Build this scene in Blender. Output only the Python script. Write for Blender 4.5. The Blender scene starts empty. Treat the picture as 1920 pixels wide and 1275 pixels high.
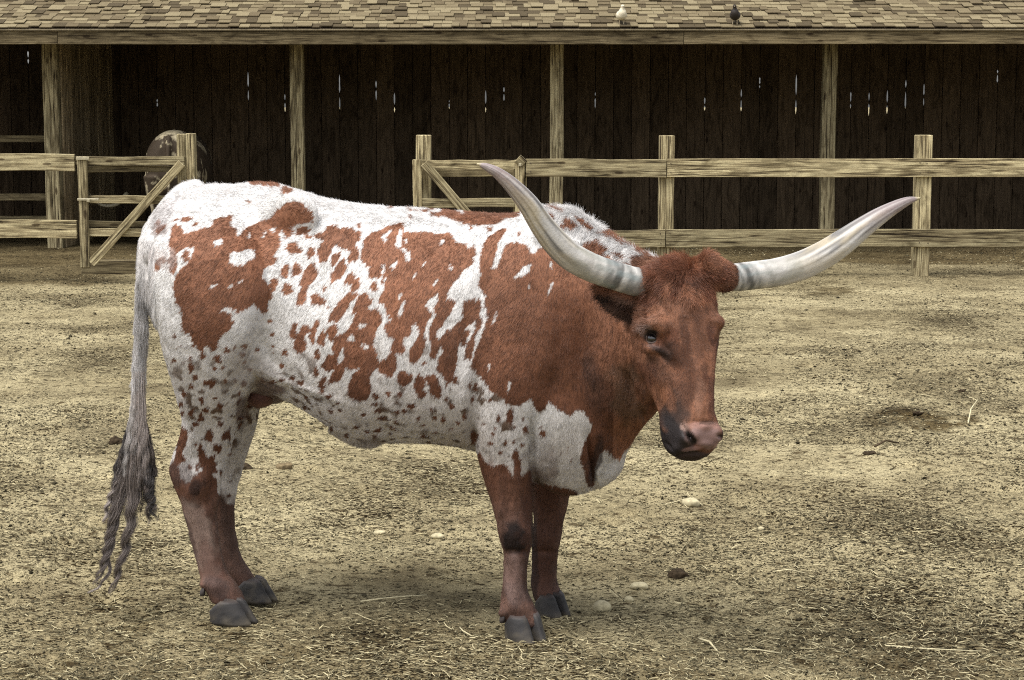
import bpy, bmesh, math, random
import numpy as np
from mathutils import Vector, Matrix
R = math.radians
rng = np.random.default_rng(7)
random.seed(7)
SC = bpy.context.scene
C = SC.collection

# ------------------------------------------------------------------ camera, sky, sun, exposure
F, CX, CY, PITCH, CAMZ = 3600.0, 960.0, 637.5, R(7.11), 1.69
cam_d = bpy.data.cameras.new('camera')
cam_d.sensor_width = 36.0
cam_d.lens = F / 1920 * 36
cam_d.clip_end = 2000
cam = bpy.data.objects.new('camera', cam_d)
C.objects.link(cam)
cam.location = (0, 0, CAMZ)
cam.rotation_euler = (math.pi / 2 - PITCH, 0, 0)
SC.camera = cam

SUN_EL, SUN_AZ = R(66), R(-135)      # azimuth from +Y, clockwise: behind the camera's left shoulder
world = bpy.data.worlds.new('World')
SC.world = world
world.use_nodes = True
wn = world.node_tree
bg = wn.nodes['Background']
sky = wn.nodes.new('ShaderNodeTexSky')
sky.sky_type = 'NISHITA'
sky.sun_disc = False
sky.sun_elevation = SUN_EL
sky.sun_rotation = SUN_AZ
sky.air_density = 1.0
sky.dust_density = 3.0
hs = wn.nodes.new('ShaderNodeHueSaturation')       # a thin white overcast: little blue left in the sky
hs.inputs['Saturation'].default_value = 0.25
wn.links.new(sky.outputs['Color'], hs.inputs['Color'])
wn.links.new(hs.outputs['Color'], bg.inputs['Color'])
bg.inputs['Strength'].default_value = 0.12
sun_d = bpy.data.lights.new('sun', 'SUN')
sun_d.energy = 2.1
sun_d.angle = R(38)
sun_d.color = (1.0, 0.965, 0.91)
sun = bpy.data.objects.new('sun', sun_d)
C.objects.link(sun)
sdir = Vector((math.sin(SUN_AZ) * math.cos(SUN_EL), math.cos(SUN_AZ) * math.cos(SUN_EL), math.sin(SUN_EL)))
sun.rotation_euler = sdir.to_track_quat('Z', 'Y').to_euler()
SC.view_settings.view_transform = 'Standard'
SC.view_settings.look = 'None'
SC.view_settings.gamma = 1
SC.view_settings.use_curve_mapping = False
SC.view_settings.exposure = 1.0
try:
    SC.cycles.max_bounces = 6
    SC.cycles.use_denoising = False
    SC.cycles.filter_width = 1.1
    SC.cycles.diffuse_bounces = 3
    SC.cycles.glossy_bounces = 2
    SC.cycles.transparent_max_bounces = 8
except Exception:
    pass

# ------------------------------------------------------------------ measuring helpers
cp, sp = math.cos(PITCH), math.sin(PITCH)
def at(px, py, Y):
    """world point at world depth Y seen at photograph position px,py (used to measure sizes off the photograph)"""
    u = (px - CX) / F; v = (CY - py) / F
    d = np.array([u, cp + v * sp, -sp + v * cp])
    return np.array([0, 0, CAMZ]) + d * (Y / d[1])
def ground_at(px, py):
    u = (px - CX) / F; v = (CY - py) / F
    d = np.array([u, cp + v * sp, -sp + v * cp])
    return np.array([0, 0, CAMZ]) + d * (-CAMZ / d[2])
def pix(P):
    P = np.asarray(P, float)
    x = P[..., 0]; y = P[..., 1]; z = P[..., 2] - CAMZ
    dep = y * cp - z * sp
    up = y * sp + z * cp
    return CX + F * x / dep, CY - F * up / dep
def scale_at(Y, z=0.8):
    return F / (Y * cp + (CAMZ - z) * sp)

# ------------------------------------------------------------------ noise
_G = rng.random((64, 64, 64)).astype(np.float32)
def vnoise(p, freq, off=0.0):
    q = np.asarray(p, np.float32) * freq + off
    i = np.floor(q).astype(np.int64); f = q - i
    f = f * f * (3 - 2 * f)
    i0 = i & 63; i1 = (i + 1) & 63
    x0, y0, z0 = i0[..., 0], i0[..., 1], i0[..., 2]
    x1, y1, z1 = i1[..., 0], i1[..., 1], i1[..., 2]
    fx, fy, fz = f[..., 0], f[..., 1], f[..., 2]
    c00 = _G[x0, y0, z0] * (1 - fx) + _G[x1, y0, z0] * fx
    c10 = _G[x0, y1, z0] * (1 - fx) + _G[x1, y1, z0] * fx
    c01 = _G[x0, y0, z1] * (1 - fx) + _G[x1, y0, z1] * fx
    c11 = _G[x0, y1, z1] * (1 - fx) + _G[x1, y1, z1] * fx
    return (c00 * (1 - fy) + c10 * fy) * (1 - fz) + (c01 * (1 - fy) + c11 * fy) * fz
def fbm(p, freq, octv=4, off=0.0):
    s = 0; a = 1; t = 0
    for k in range(octv):
        s = s + a * (vnoise(p, freq * 2 ** k, off + 13.7 * k) - 0.5); t += a; a *= 0.5
    return s / t * 2

# ------------------------------------------------------------------ object helpers
def link(o, parent=None):
    C.objects.link(o)
    if parent is not None: o.parent = parent
    return o
def tag(o, label=None, cat=None, group=None, kind=None):
    if label: o['label'] = label
    if cat: o['category'] = cat
    if group: o['group'] = group
    if kind: o['kind'] = kind
    return o
def empty(name, loc, label, cat, group=None):
    o = bpy.data.objects.new(name, None); o.location = loc
    link(o); return tag(o, label, cat, group)
def mesh_np(name, V, Fc, mat=None, smooth=False):
    me = bpy.data.meshes.new(name)
    V = np.asarray(V, np.float32)
    if isinstance(Fc, np.ndarray):
        n, k = Fc.shape
        me.vertices.add(len(V)); me.vertices.foreach_set('co', V.ravel())
        me.loops.add(n * k); me.loops.foreach_set('vertex_index', Fc.astype(np.int32).ravel())
        me.polygons.add(n); me.polygons.foreach_set('loop_start', np.arange(0, n * k, k, dtype=np.int32))
        me.update(calc_edges=True)
    else:
        me.from_pydata([tuple(v) for v in V], [], Fc); me.update()
    if smooth: me.polygons.foreach_set('use_smooth', np.ones(len(me.polygons), bool))
    if mat is not None:
        for m in (mat if isinstance(mat, (list, tuple)) else [mat]): me.materials.append(m)
    return me
def part(name, me, parent, loc=None):
    o = bpy.data.objects.new(name, me); link(o, parent)
    if parent is not None:
        base = np.array(parent.location) if parent.parent is None else np.array(parent.location) + np.array(parent.parent.location)
        l = np.array(loc if loc is not None else (0, 0, 0), float) - base
        o.location = tuple(l)
    elif loc is not None:
        o.location = tuple(loc)
    return o
def board_mesh(name, sx, sy, sz, mat, bev=0.006, wob=0.0, seed=0):
    """a sawn board centred on the origin, its long axis subdivided a little and slightly uneven, arrises worn"""
    bm = bmesh.new()
    bmesh.ops.create_cube(bm, size=1.0)
    for v in bm.verts: v.co = Vector((v.co.x * sx, v.co.y * sy, v.co.z * sz))
    if bev: bmesh.ops.bevel(bm, geom=bm.edges[:], offset=bev, segments=1, affect='EDGES')
    ax = max(range(3), key=lambda k: (sx, sy, sz)[k])
    if wob:
        L = (sx, sy, sz)[ax]
        n = 5
        for k in range(1, n):
            c = Vector((0, 0, 0)); c[ax] = -L / 2 + L * k / n
            no = Vector((0, 0, 0)); no[ax] = 1
            bmesh.ops.bisect_plane(bm, geom=bm.verts[:] + bm.edges[:] + bm.faces[:], plane_co=c, plane_no=no)
        r = random.Random(seed)
        offs = [[r.uniform(-wob, wob) for _ in range(3)] for _ in range(n + 1)]
        for v in bm.verts:
            t = (v.co[ax] + L / 2) / L * n; i = min(n - 1, max(0, int(t))); f = t - i
            for k in range(3):
                if k != ax: v.co[k] += offs[i][k] * (1 - f) + offs[i + 1][k] * f
    me = bpy.data.meshes.new(name); bm.to_mesh(me); bm.free()
    me.materials.append(mat)
    return me

# ------------------------------------------------------------------ materials
def newmat(name, rough=0.9, spec=0.2):
    m = bpy.data.materials.new(name); m.use_nodes = True
    b = m.node_tree.nodes['Principled BSDF']
    b.inputs['Roughness'].default_value = rough
    b.inputs['Specular IOR Level'].default_value = spec
    return m, m.node_tree, b
def ramp(nt, stops, interp='LINEAR'):
    r = nt.nodes.new('ShaderNodeValToRGB'); r.color_ramp.interpolation = interp
    e = r.color_ramp.elements
    while len(e) < len(stops): e.new(0.5)
    for i, (p, c) in enumerate(stops):
        e[i].position = p; e[i].color = (c[0], c[1], c[2], 1) if len(c) == 3 else c
    return r
def wood(name, axis, light=(0.50, 0.43, 0.255), mid=(0.27, 0.218, 0.122), dark=(0.035, 0.025, 0.014), grain=1.6, contrast=1.0):
    """weathered sawn timber, grain running along the given axis of the object"""
    m, nt, b = newmat(name, 0.9, 0.12)
    tc = nt.nodes.new('ShaderNodeTexCoord'); oi = nt.nodes.new('ShaderNodeObjectInfo')
    add = nt.nodes.new('ShaderNodeVectorMath'); add.operation = 'ADD'
    cmb = nt.nodes.new('ShaderNodeCombineXYZ')
    mul = nt.nodes.new('ShaderNodeMath'); mul.operation = 'MULTIPLY'; mul.inputs[1].default_value = 37.0
    nt.links.new(oi.outputs['Random'], mul.inputs[0])
    for k in range(3): nt.links.new(mul.outputs[0], cmb.inputs[k])
    nt.links.new(tc.outputs['Object'], add.inputs[0]); nt.links.new(cmb.outputs[0], add.inputs[1])
    def mapped(s_along, s_across):
        mp = nt.nodes.new('ShaderNodeMapping')
        sc = [s_across] * 3; sc[axis] = s_along
        mp.inputs['Scale'].default_value = sc
        nt.links.new(add.outputs[0], mp.inputs[0]); return mp
    n1 = nt.nodes.new('ShaderNodeTexNoise'); n1.inputs['Scale'].default_value = 1; n1.inputs['Detail'].default_value = 6
    n1.inputs['Distortion'].default_value = 0.8
    nt.links.new(mapped(2.2, 42 * grain).outputs[0], n1.inputs[0])
    n2 = nt.nodes.new('ShaderNodeTexNoise'); n2.inputs['Scale'].default_value = 1; n2.inputs['Detail'].default_value = 5
    n2.inputs['Distortion'].default_value = 1.5
    nt.links.new(mapped(3.0, 11).outputs[0], n2.inputs[0])
    n3 = nt.nodes.new('ShaderNodeTexNoise'); n3.inputs['Scale'].default_value = 150; n3.inputs['Detail'].default_value = 2
    nt.links.new(add.outputs[0], n3.inputs[0])
    r1 = ramp(nt, [(0.36 - .03 * contrast, dark), (0.46, mid), (0.60, light), (0.85, tuple(min(1, c * 1.18) for c in light))])
    nt.links.new(n1.outputs[0], r1.inputs[0])
    r2 = ramp(nt, [(0.30, (0.30, 0.28, 0.25)), (0.50, (0.85, 0.85, 0.85)), (0.7, (1.08, 1.08, 1.08))])
    nt.links.new(n2.outputs[0], r2.inputs[0])
    mx = nt.nodes.new('ShaderNodeMix'); mx.data_type = 'RGBA'; mx.blend_type = 'MULTIPLY'; mx.inputs[0].default_value = 0.85
    nt.links.new(r1.outputs[0], mx.inputs[6]); nt.links.new(r2.outputs[0], mx.inputs[7])
    # knots
    vo = nt.nodes.new('ShaderNodeTexVoronoi'); vo.inputs['Scale'].default_value = 1
    nt.links.new(mapped(2.4, 7.5).outputs[0], vo.inputs[0])
    r4 = ramp(nt, [(0.0, (0.12, 0.1, 0.09)), (0.09, (0.25, 0.2, 0.18)), (0.12, (1, 1, 1))])
    nt.links.new(vo.outputs['Distance'], r4.inputs[0])
    mk = nt.nodes.new('ShaderNodeMix'); mk.data_type = 'RGBA'; mk.blend_type = 'MULTIPLY'; mk.inputs[0].default_value = 0.8
    nt.links.new(mx.outputs[2], mk.inputs[6]); nt.links.new(r4.outputs[0], mk.inputs[7])
    r3 = ramp(nt, [(0.35, (0.62, 0.62, 0.62)), (0.6, (1.15, 1.15, 1.15))])
    nt.links.new(n3.outputs[0], r3.inputs[0])
    m3 = nt.nodes.new('ShaderNodeMix'); m3.data_type = 'RGBA'; m3.blend_type = 'MULTIPLY'; m3.inputs[0].default_value = 0.7
    nt.links.new(mk.outputs[2], m3.inputs[6]); nt.links.new(r3.outputs[0], m3.inputs[7])
    mr = nt.nodes.new('ShaderNodeMapRange'); mr.inputs['To Min'].default_value = 0.66; mr.inputs['To Max'].default_value = 1.14
    nt.links.new(oi.outputs['Random'], mr.inputs['Value'])
    m5 = nt.nodes.new('ShaderNodeMix'); m5.data_type = 'RGBA'; m5.blend_type = 'MULTIPLY'; m5.inputs[0].default_value = 1
    nt.links.new(m3.outputs[2], m5.inputs[6]); nt.links.new(mr.outputs[0], m5.inputs[7])
    nt.links.new(m5.outputs[2], b.inputs['Base Color'])
    bp = nt.nodes.new('ShaderNodeBump'); bp.inputs['Strength'].default_value = 0.5; bp.inputs['Distance'].default_value = 0.006
    nt.links.new(n1.outputs[0], bp.inputs['Height']); nt.links.new(bp.outputs[0], b.inputs['Normal'])
    return m
M = {}
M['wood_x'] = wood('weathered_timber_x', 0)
M['wood_y'] = wood('weathered_timber_y', 1)
M['wood_z'] = wood('weathered_timber_z', 2)
M['wood_dim'] = wood('dim_timber', 0, light=(0.25, 0.205, 0.115), mid=(0.17, 0.135, 0.075))  # darker copy of the timber; shade on rear rails lies in its colour
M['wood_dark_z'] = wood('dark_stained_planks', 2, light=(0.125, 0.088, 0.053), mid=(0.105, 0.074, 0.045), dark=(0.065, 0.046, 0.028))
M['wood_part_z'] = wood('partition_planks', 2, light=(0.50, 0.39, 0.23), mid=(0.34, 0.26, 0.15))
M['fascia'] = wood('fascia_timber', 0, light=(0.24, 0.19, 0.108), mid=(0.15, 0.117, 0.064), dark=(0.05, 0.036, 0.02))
def plain(name, col, rough=0.8, spec=0.3, var=0.25, scale=60, metal=0):
    m, nt, b = newmat(name, rough, spec)
    tc = nt.nodes.new('ShaderNodeTexCoord')
    n = nt.nodes.new('ShaderNodeTexNoise'); n.inputs['Scale'].default_value = scale; n.inputs['Detail'].default_value = 5
    nt.links.new(tc.outputs['Object'], n.inputs[0])
    r = ramp(nt, [(0.3, tuple(c * (1 - var) for c in col)), (0.7, tuple(min(1, c * (1 + var)) for c in col))])
    nt.links.new(n.outputs[0], r.inputs[0]); nt.links.new(r.outputs[0], b.inputs['Base Color'])
    bp = nt.nodes.new('ShaderNodeBump'); bp.inputs['Strength'].default_value = 0.4; bp.inputs['Distance'].default_value = 0.004
    nt.links.new(n.outputs[0], bp.inputs['Height']); nt.links.new(bp.outputs[0], b.inputs['Normal'])
    b.inputs['Metallic'].default_value = metal
    return m
SH = [plain('shingle_tone_%s' % n, c, 0.95, 0.1, 0.45, 170) for n, c in
      (('pale', (0.20, 0.165, 0.098)), ('sand', (0.155, 0.125, 0.073)), ('tan', (0.115, 0.09, 0.052)), ('brown', (0.07, 0.054, 0.031)))]
M['edge_metal'] = plain('drip_edge', (0.22, 0.18, 0.11), 0.6, 0.4)
M['iron'] = plain('galvanised_hinge', (0.33, 0.29, 0.19), 0.5, 0.5)
M['iron_dark'] = plain('rusty_bolt', (0.06, 0.045, 0.03), 0.7, 0.3)
M['soffit'] = plain('roof_underside', (0.05, 0.036, 0.024), 0.95, 0.05)
M['stone'] = plain('pale_stone', (0.42, 0.37, 0.235), 0.9, 0.15, 0.3, 45)
M['clod'] = plain('dark_clod', (0.04, 0.029, 0.018), 0.95, 0.05, 0.5, 60)
M['chunk'] = plain('old_wood_chunk', (0.15, 0.115, 0.065), 0.95, 0.05, 0.5, 60)
def attr_mat(name, rough=0.75, spec=0.2, attr='Col', bump=None, sheen=0):
    m, nt, b = newmat(name, rough, spec)
    a = nt.nodes.new('ShaderNodeAttribute'); a.attribute_name = attr
    nt.links.new(a.outputs['Color'], b.inputs['Base Color'])
    if bump:
        tc = nt.nodes.new('ShaderNodeTexCoord')
        n = nt.nodes.new('ShaderNodeTexNoise'); n.inputs['Scale'].default_value = bump[0]; n.inputs['Detail'].default_value = 4
        nt.links.new(tc.outputs['Object'], n.inputs[0])
        bp = nt.nodes.new('ShaderNodeBump'); bp.inputs['Strength'].default_value = bump[1]; bp.inputs['Distance'].default_value = bump[2]
        nt.links.new(n.outputs[0], bp.inputs['Height']); nt.links.new(bp.outputs[0], b.inputs['Normal'])
    return m
M['debris'] = attr_mat('debris_bits', 0.95, 0.05)
M['hair'] = attr_mat('coat_hairs', 0.48, 0.38)
M['hide'] = attr_mat('hide', 0.7, 0.2, bump=(220, 0.35, 0.002))
M['horn'] = attr_mat('horn_keratin', 0.5, 0.4, bump=(70, 0.6, 0.003))
M['hoof'] = attr_mat('hoof_keratin', 0.6, 0.3, bump=(70, 0.4, 0.002))

# ground
def ground_mat():
    m, nt, b = newmat('trodden_dirt', 0.97, 0.05)
    g = nt.nodes.new('ShaderNodeNewGeometry')
    def noise(scale, det=4, dist=0.0, sx=1, sy=1, rough=0.55):
        mp = nt.nodes.new('ShaderNodeMapping'); mp.inputs['Scale'].default_value = (sx, sy, 1)
        nt.links.new(g.outputs['Position'], mp.inputs[0])
        n = nt.nodes.new('ShaderNodeTexNoise'); n.inputs['Scale'].default_value = scale; n.inputs['Detail'].default_value = det
        n.inputs['Distortion'].default_value = dist; n.inputs['Roughness'].default_value = rough
        nt.links.new(mp.outputs[0], n.inputs[0]); return n
    def mul(a, c, fac=1.0):
        x = nt.nodes.new('ShaderNodeMix'); x.data_type = 'RGBA'; x.blend_type = 'MULTIPLY'; x.inputs[0].default_value = fac
        nt.links.new(a, x.inputs[6]); nt.links.new(c, x.inputs[7]); return x.outputs[2]
    n1 = noise(1.3, 6, 0.5)
    r1 = ramp(nt, [(0.32, (0.24, 0.198, 0.115)), (0.46, (0.40, 0.338, 0.198)), (0.62, (0.485, 0.417, 0.25))])
    nt.links.new(n1.outputs[0], r1.inputs[0])
    # dark crumbs of dung and bark trodden in, denser in some patches
    n2 = noise(95, 4, 0.6, 0.6, 1.0, 0.62); n2b = noise(1.0, 4)
    sub = nt.nodes.new('ShaderNodeMath'); sub.operation = 'MULTIPLY_ADD'; sub.inputs[1].default_value = 0.42
    nt.links.new(n2b.outputs[0], sub.inputs[0]); nt.links.new(n2.outputs[0], sub.inputs[2])
    r2 = ramp(nt, [(0.615, (0.07, 0.055, 0.037)), (0.675, (1, 1, 1))])
    nt.links.new(sub.outputs[0], r2.inputs[0])
    n3 = noise(22, 5, 0.4, 0.6, 1.0, 0.65)
    r3 = ramp(nt, [(0.36, (0.16, 0.13, 0.1)), (0.45, (0.85, 0.85, 0.85)), (0.7, (1.12, 1.12, 1.12))])
    nt.links.new(n3.outputs[0], r3.inputs[0])
    n4 = noise(240, 3, 0)
    r4 = ramp(nt, [(0.36, (0.35, 0.33, 0.3)), (0.5, (1, 1, 1)), (0.7, (1.2, 1.2, 1.2))])
    nt.links.new(n4.outputs[0], r4.inputs[0])
    c = mul(r1.outputs[0], r2.outputs[0]); c = mul(c, r3.outputs[0], 0.9); c = mul(c, r4.outputs[0], 0.8)
    # ground darkening attribute: towards the shed, churned spots, painted hoof shade and foreground vignette
    a = nt.nodes.new('ShaderNodeAttribute'); a.attribute_name = 'darken'
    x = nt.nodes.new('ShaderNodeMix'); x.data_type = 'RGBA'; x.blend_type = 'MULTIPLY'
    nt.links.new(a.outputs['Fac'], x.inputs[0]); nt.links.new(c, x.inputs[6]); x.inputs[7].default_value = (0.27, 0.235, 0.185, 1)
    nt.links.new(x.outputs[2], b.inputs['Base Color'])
    h = nt.nodes.new('ShaderNodeMath'); h.operation = 'ADD'
    nt.links.new(n3.outputs[0], h.inputs[0])
    hm = nt.nodes.new('ShaderNodeMath'); hm.operation = 'MULTIPLY'; hm.inputs[1].default_value = 0.5
    nt.links.new(n2.outputs[0], hm.inputs[0]); nt.links.new(hm.outputs[0], h.inputs[1])
    bp = nt.nodes.new('ShaderNodeBump'); bp.inputs['Strength'].default_value = 1.0; bp.inputs['Distance'].default_value = 0.03
    nt.links.new(h.outputs[0], bp.inputs['Height']); nt.links.new(bp.outputs[0], b.inputs['Normal'])
    return m
M['ground'] = ground_mat()

# ------------------------------------------------------------------ ground
DARKSPOTS = [(1720, 790, 110, 17, 1.0), (1560, 545, 55, 9, .8), (1640, 600, 190, 22, .35), (1600, 690, 260, 25, .3), (980, 1215, 120, 30, .5), (420, 1172, 110, 26, .45),
             (1100, 1170, 60, 20, .35), (1500, 990, 120, 16, .35), (640, 1190, 240, 40, .3), (1770, 1210, 150, 45, .4), (850, 1060, 120, 60, .25), (420, 1110, 90, 20, .4)]  # spots round the hooves are contact shade painted in
HOOFPRINTS = [(rng.uniform(-3.2, 3.2), rng.uniform(5.2, 13), rng.uniform(0, 6.28)) for _ in range(150)]
def hgt(X, Y):
    P = np.stack([X, Y, np.zeros_like(X)], -1)
    h = 0.035 * fbm(P, 0.9, 3) + 0.018 * fbm(P, 5.0, 4, 3.1) + 0.007 * fbm(P, 26.0, 2, 9.3)
    # pocked by hooves
    k = vnoise(P, 3.6, 21.0)
    h = h - 0.018 * np.clip(k - 0.68, 0, 1) / 0.32
    if X.size > 20 :
        for (hx_, hy_, ha_) in HOOFPRINTS:
            sel = (np.abs(X - hx_) < .16) & (np.abs(Y - hy_) < .16)
            if not sel.any(): continue
            dx = X[sel] - hx_; dy = Y[sel] - hy_; u = dx * math.cos(ha_) + dy * math.sin(ha_); w = -dx * math.sin(ha_) + dy * math.cos(ha_)
            q = (u / .075) ** 2 + (w / .055) ** 2
            h[sel] += -.017 * np.exp(-q ** 2) + .007 * np.exp(-(q - 1.9) ** 2 * 2)
    near = np.exp(-((X + 0.35) ** 2 + (Y - 6.15) ** 2) / 0.7)
    h = h * (1 - 0.75 * near)
    return h.astype(np.float64)
def build_ground():
    ny, nx = 760, 640
    # rows follow even steps of viewing angle so the relief stays fine everywhere a visitor would stand
    t = np.linspace(0, 1, ny)
    Yr = 1 / (1 / 4.2 * (1 - t) + 1 / 34.0 * t)
    u = np.linspace(-1, 1, nx)
    Yg, U = np.meshgrid(Yr, u, indexing='ij')
    X = U * (1.5 + 0.42 * Yg)
    Z = hgt(X, Yg)
    V = np.stack([X, Yg, Z], -1).reshape(-1, 3)
    idx = np.arange(ny * nx).reshape(ny, nx)
    Fq = np.stack([idx[:-1, :-1], idx[:-1, 1:], idx[1:, 1:], idx[1:, :-1]], -1).reshape(-1, 4)
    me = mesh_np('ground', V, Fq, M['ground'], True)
    P = V.copy(); P[:, 2] = 0
    nz = fbm(P, 1.6, 3, 5.0)
    d = np.clip((V[:, 1] - 19.6 + 0.5 * nz) / 0.5, 0, 1) * 0.9  # darker towards and inside the shed
    left = np.clip((-3.2 - V[:, 0]) / 0.8, 0, 1)
    d = np.maximum(d, np.clip((V[:, 1] - 17.0 + 0.7 * nz) / 0.7, 0, 1) * 0.8 * left)
    d = np.maximum(d, 0.35 * np.clip((V[:, 1] - 17.2 + 0.5 * nz) / 0.6, 0, 1))
    qx, qy = pix(P)
    nf = fbm(P, 9.0, 3, 8.0)
    d = np.maximum(d, np.clip((6.9 - V[:, 1] + .9 * nz) / 1.0, 0, 1) * (.52 + .5 * nf))  # foreground darkening: partly trodden dungy soil, partly a painted edge vignette
    d = np.maximum(d, .28 * np.clip(fbm(P, 2.2, 4, 51.0) * 2.2, 0, 1))
    for (a, b, rx, ry, s) in DARKSPOTS:
        q = ((qx - a) / rx) ** 2 + ((qy - b) / ry) ** 2
        d = np.maximum(d, s * np.clip(1.3 - q + 1.3 * nf, 0, 1))
    at_ = me.attributes.new('darken', 'FLOAT', 'POINT')
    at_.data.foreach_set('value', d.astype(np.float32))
    o = part('ground', me, None)
    tag(o, 'pale dry trodden dirt yard', None, None, 'structure')
    S = 500.0
    me = mesh_np('field', [(-S, -60, -.10), (S, -60, -.10), (S, S, -.10), (-S, S, -.10)], [(0, 1, 2, 3)], M['ground'])
    me.attributes.new('darken', 'FLOAT', 'POINT')
    o = part('field', me, None)
    tag(o, 'dry dirt ground stretching away round the yard', None, None, 'structure')
build_ground()

# debris: straw and crumbs, one uncountable mass each
def debris(name, n, kind, label):
    # spread over the yard, thinning with distance as they grow too fine to see
    t = rng.random(n)
    Y = 1 / (1 / 4.6 * (1 - t) + 1 / 22.0 * t)
    X = (rng.random(n) * 2 - 1) * (0.6 + 0.31 * Y)
    P0 = np.stack([X, Y, np.zeros(n)], -1)
    dens = fbm(P0, 0.8, 3, 2.0 if kind == 'straw' else 6.0)
    if kind == 'straw':
        keep = rng.random(n) < np.clip(0.25 + 1.6 * dens + 0.6 * np.exp(-((X - .3) ** 2 / 3.0 + (Y - 6.0) ** 2 / 1.2)) + 0.5 * (Y < 6.4), 0.08, 1)
    else:
        keep = rng.random(n) < np.clip(0.45 + 1.5 * dens, 0.1, 1)
    X, Y = X[keep], Y[keep]; n = len(X)
    Z = hgt(X, Y)
    if kind == 'straw':
        L = rng.uniform(0.008, 0.034, n) * np.where(rng.random(n) < 0.03, 2.4, 1); r = rng.uniform(0.0007, 0.0018, n) * (0.8 + 0.07 * Y)
        az = rng.uniform(0, 2 * math.pi, n); el = rng.normal(0.08, 0.18, n)
        D = np.stack([np.cos(az) * np.cos(el), np.sin(az) * np.cos(el), np.sin(el)], -1)
        Sd = np.stack([-np.sin(az), np.cos(az), np.zeros(n)], -1)
        U = np.cross(D, Sd)
        base = np.stack([X, Y, Z + 0.004 + np.abs(np.sin(el)) * L * 0.4], -1)
        bend = rng.normal(0, 0.12, n)[:, None] * L[:, None] * Sd
        V = []
        for s, bf in ((-0.5, 0), (0.0, 1), (0.5, 0)):
            for a in (0, 2.094, 4.189):
                V.append(base + D * (s * L)[:, None] + bend * bf + (Sd * math.cos(a) + U * math.sin(a)) * (r * (1 if s == 0 else 0.7))[:, None])
        V = np.stack(V, 1)
        f = []
        for k in (0, 3):
            for j in range(3): f.append((k + j, k + (j + 1) % 3, k + 3 + (j + 1) % 3, k + 3 + j))
        f = np.array(f)
        nv = 9
        v = rng.uniform(0.25, 1.0, n) * np.where(rng.random(n) < 0.35, 0.25, 1)
        col = np.array([0.56, 0.49, 0.30])[None] * v[:, None]
    else:
        octa = np.array([(1, 0, 0), (0, 1, 0), (-1, 0, 0), (0, -1, 0), (0, 0, 1), (0, 0, -0.5)], float)
        s = rng.uniform(0.0012, 0.0036, n) * np.where(rng.random(n) < 0.05, 2.0, 1) * (0.75 + 0.07 * Y)
        sc = rng.uniform(0.5, 1.5, (n, 1, 3)) * np.array([1.35, 1.0, 0.65]); az = rng.uniform(0, 6.283, n)
        o = octa[None] * sc + rng.normal(0, 0.15, (n, 6, 3))
        ca, sa = np.cos(az)[:, None], np.sin(az)[:, None]
        o = np.stack([o[..., 0] * ca - o[..., 1] * sa, o[..., 0] * sa + o[..., 1] * ca, o[..., 2]], -1) * s[:, None, None]
        V = o + np.stack([X, Y, Z + s * 0.35], -1)[:, None]
        f = np.array([(0, 1, 4), (1, 2, 4), (2, 3, 4), (3, 0, 4), (1, 0, 5), (2, 1, 5), (3, 2, 5), (0, 3, 5)])
        nv = 6
        pale = rng.random(n) < 0.16
        v = np.where(pale, rng.uniform(0.5, 1.0, n), rng.uniform(0.03, 0.22, n))
        col = np.array([0.48, 0.41, 0.25])[None] * v[:, None]
    Fa = (f[None] + (np.arange(n) * nv)[:, None, None]).reshape(-1, f.shape[1])
    me = mesh_np(name, V.reshape(-1, 3), Fa, M['debris'])
    a = me.color_attributes.new('Col', 'FLOAT_COLOR', 'POINT')
    cc = np.ones((n, nv, 4), np.float32); cc[..., :3] = col[:, None]
    a.data.foreach_set('color', cc.ravel())
    tag(part(name, me, None), label, None, None, 'stuff')
debris('straw', 80000, 'straw', 'short dry straw bits strewn over the dirt')
debris('crumbs', 260000, 'crumb', 'dark crumbs of dung and bark scattered over the dirt')

def rock(name, px, py, w, h, mat, label, cat, seed, blocky=0.0, group=None, flat=1.0):
    g = ground_at(px, py); g[2] = hgt(np.array([g[0]]), np.array([g[1]]))[0]
    s = scale_at(g[1], 0)
    bm = bmesh.new(); bmesh.ops.create_icosphere(bm, subdivisions=3, radius=1)
    r = random.Random(seed); off = r.uniform(0, 40)
    co = np.array([v.co for v in bm.verts])
    if blocky:
        co = np.sign(co) * np.abs(co) ** (1 - blocky) * 0.85
    n = 1 + (0.55 if mat is M['clod'] else 0.30) * fbm(co, 1.2 if mat is not M['clod'] else 2.2, 3, off)
    co = co * n[:, None] * np.array([w / 2 / s, w / 2.3 / s * flat, h / 1.8 / s])
    for v, c in zip(bm.verts, co): v.co = c
    me = bpy.data.meshes.new(name); bm.to_mesh(me); bm.free()
    me.polygons.foreach_set('use_smooth', np.ones(len(me.polygons), bool))
    me.materials.append(mat)
    o = part(name, me, None, (g[0], g[1], g[2] + h / 4.2 / s))
    o.rotation_euler[2] = r.uniform(-0.4, 0.4)
    tag(o, label, cat, group)
    return o
G = 'stones lying in the yard'
rock('stone', 1295, 948, 36, 17, M['stone'], 'pale stone right of the brown foreleg, dark beneath, crossed by a straw', 'stone', 1, .25, G)
rock('stone', 1130, 1142, 35, 24, M['stone'], 'rounded pale stone beside the far front hoof', 'stone', 2, 0, G)
rock('stone', 1198, 1101, 40, 15, M['stone'], 'flat pale stone above and right of the rounded one', 'stone', 3, .2, G)
rock('stone', 1179, 1126, 19, 11, M['stone'], 'smallest pale stone between the flat and the rounded stone', 'stone', 4, 0, G)
rock('stone', 820, 1001, 25, 11, M['stone'], 'small oval pale stone in the dirt behind the near front leg', 'stone', 5, 0, G)
rock('stone', 712, 995, 26, 9, M['stone'], 'low pale stone among straw below the belly', 'stone', 6, .2, G)
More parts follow.
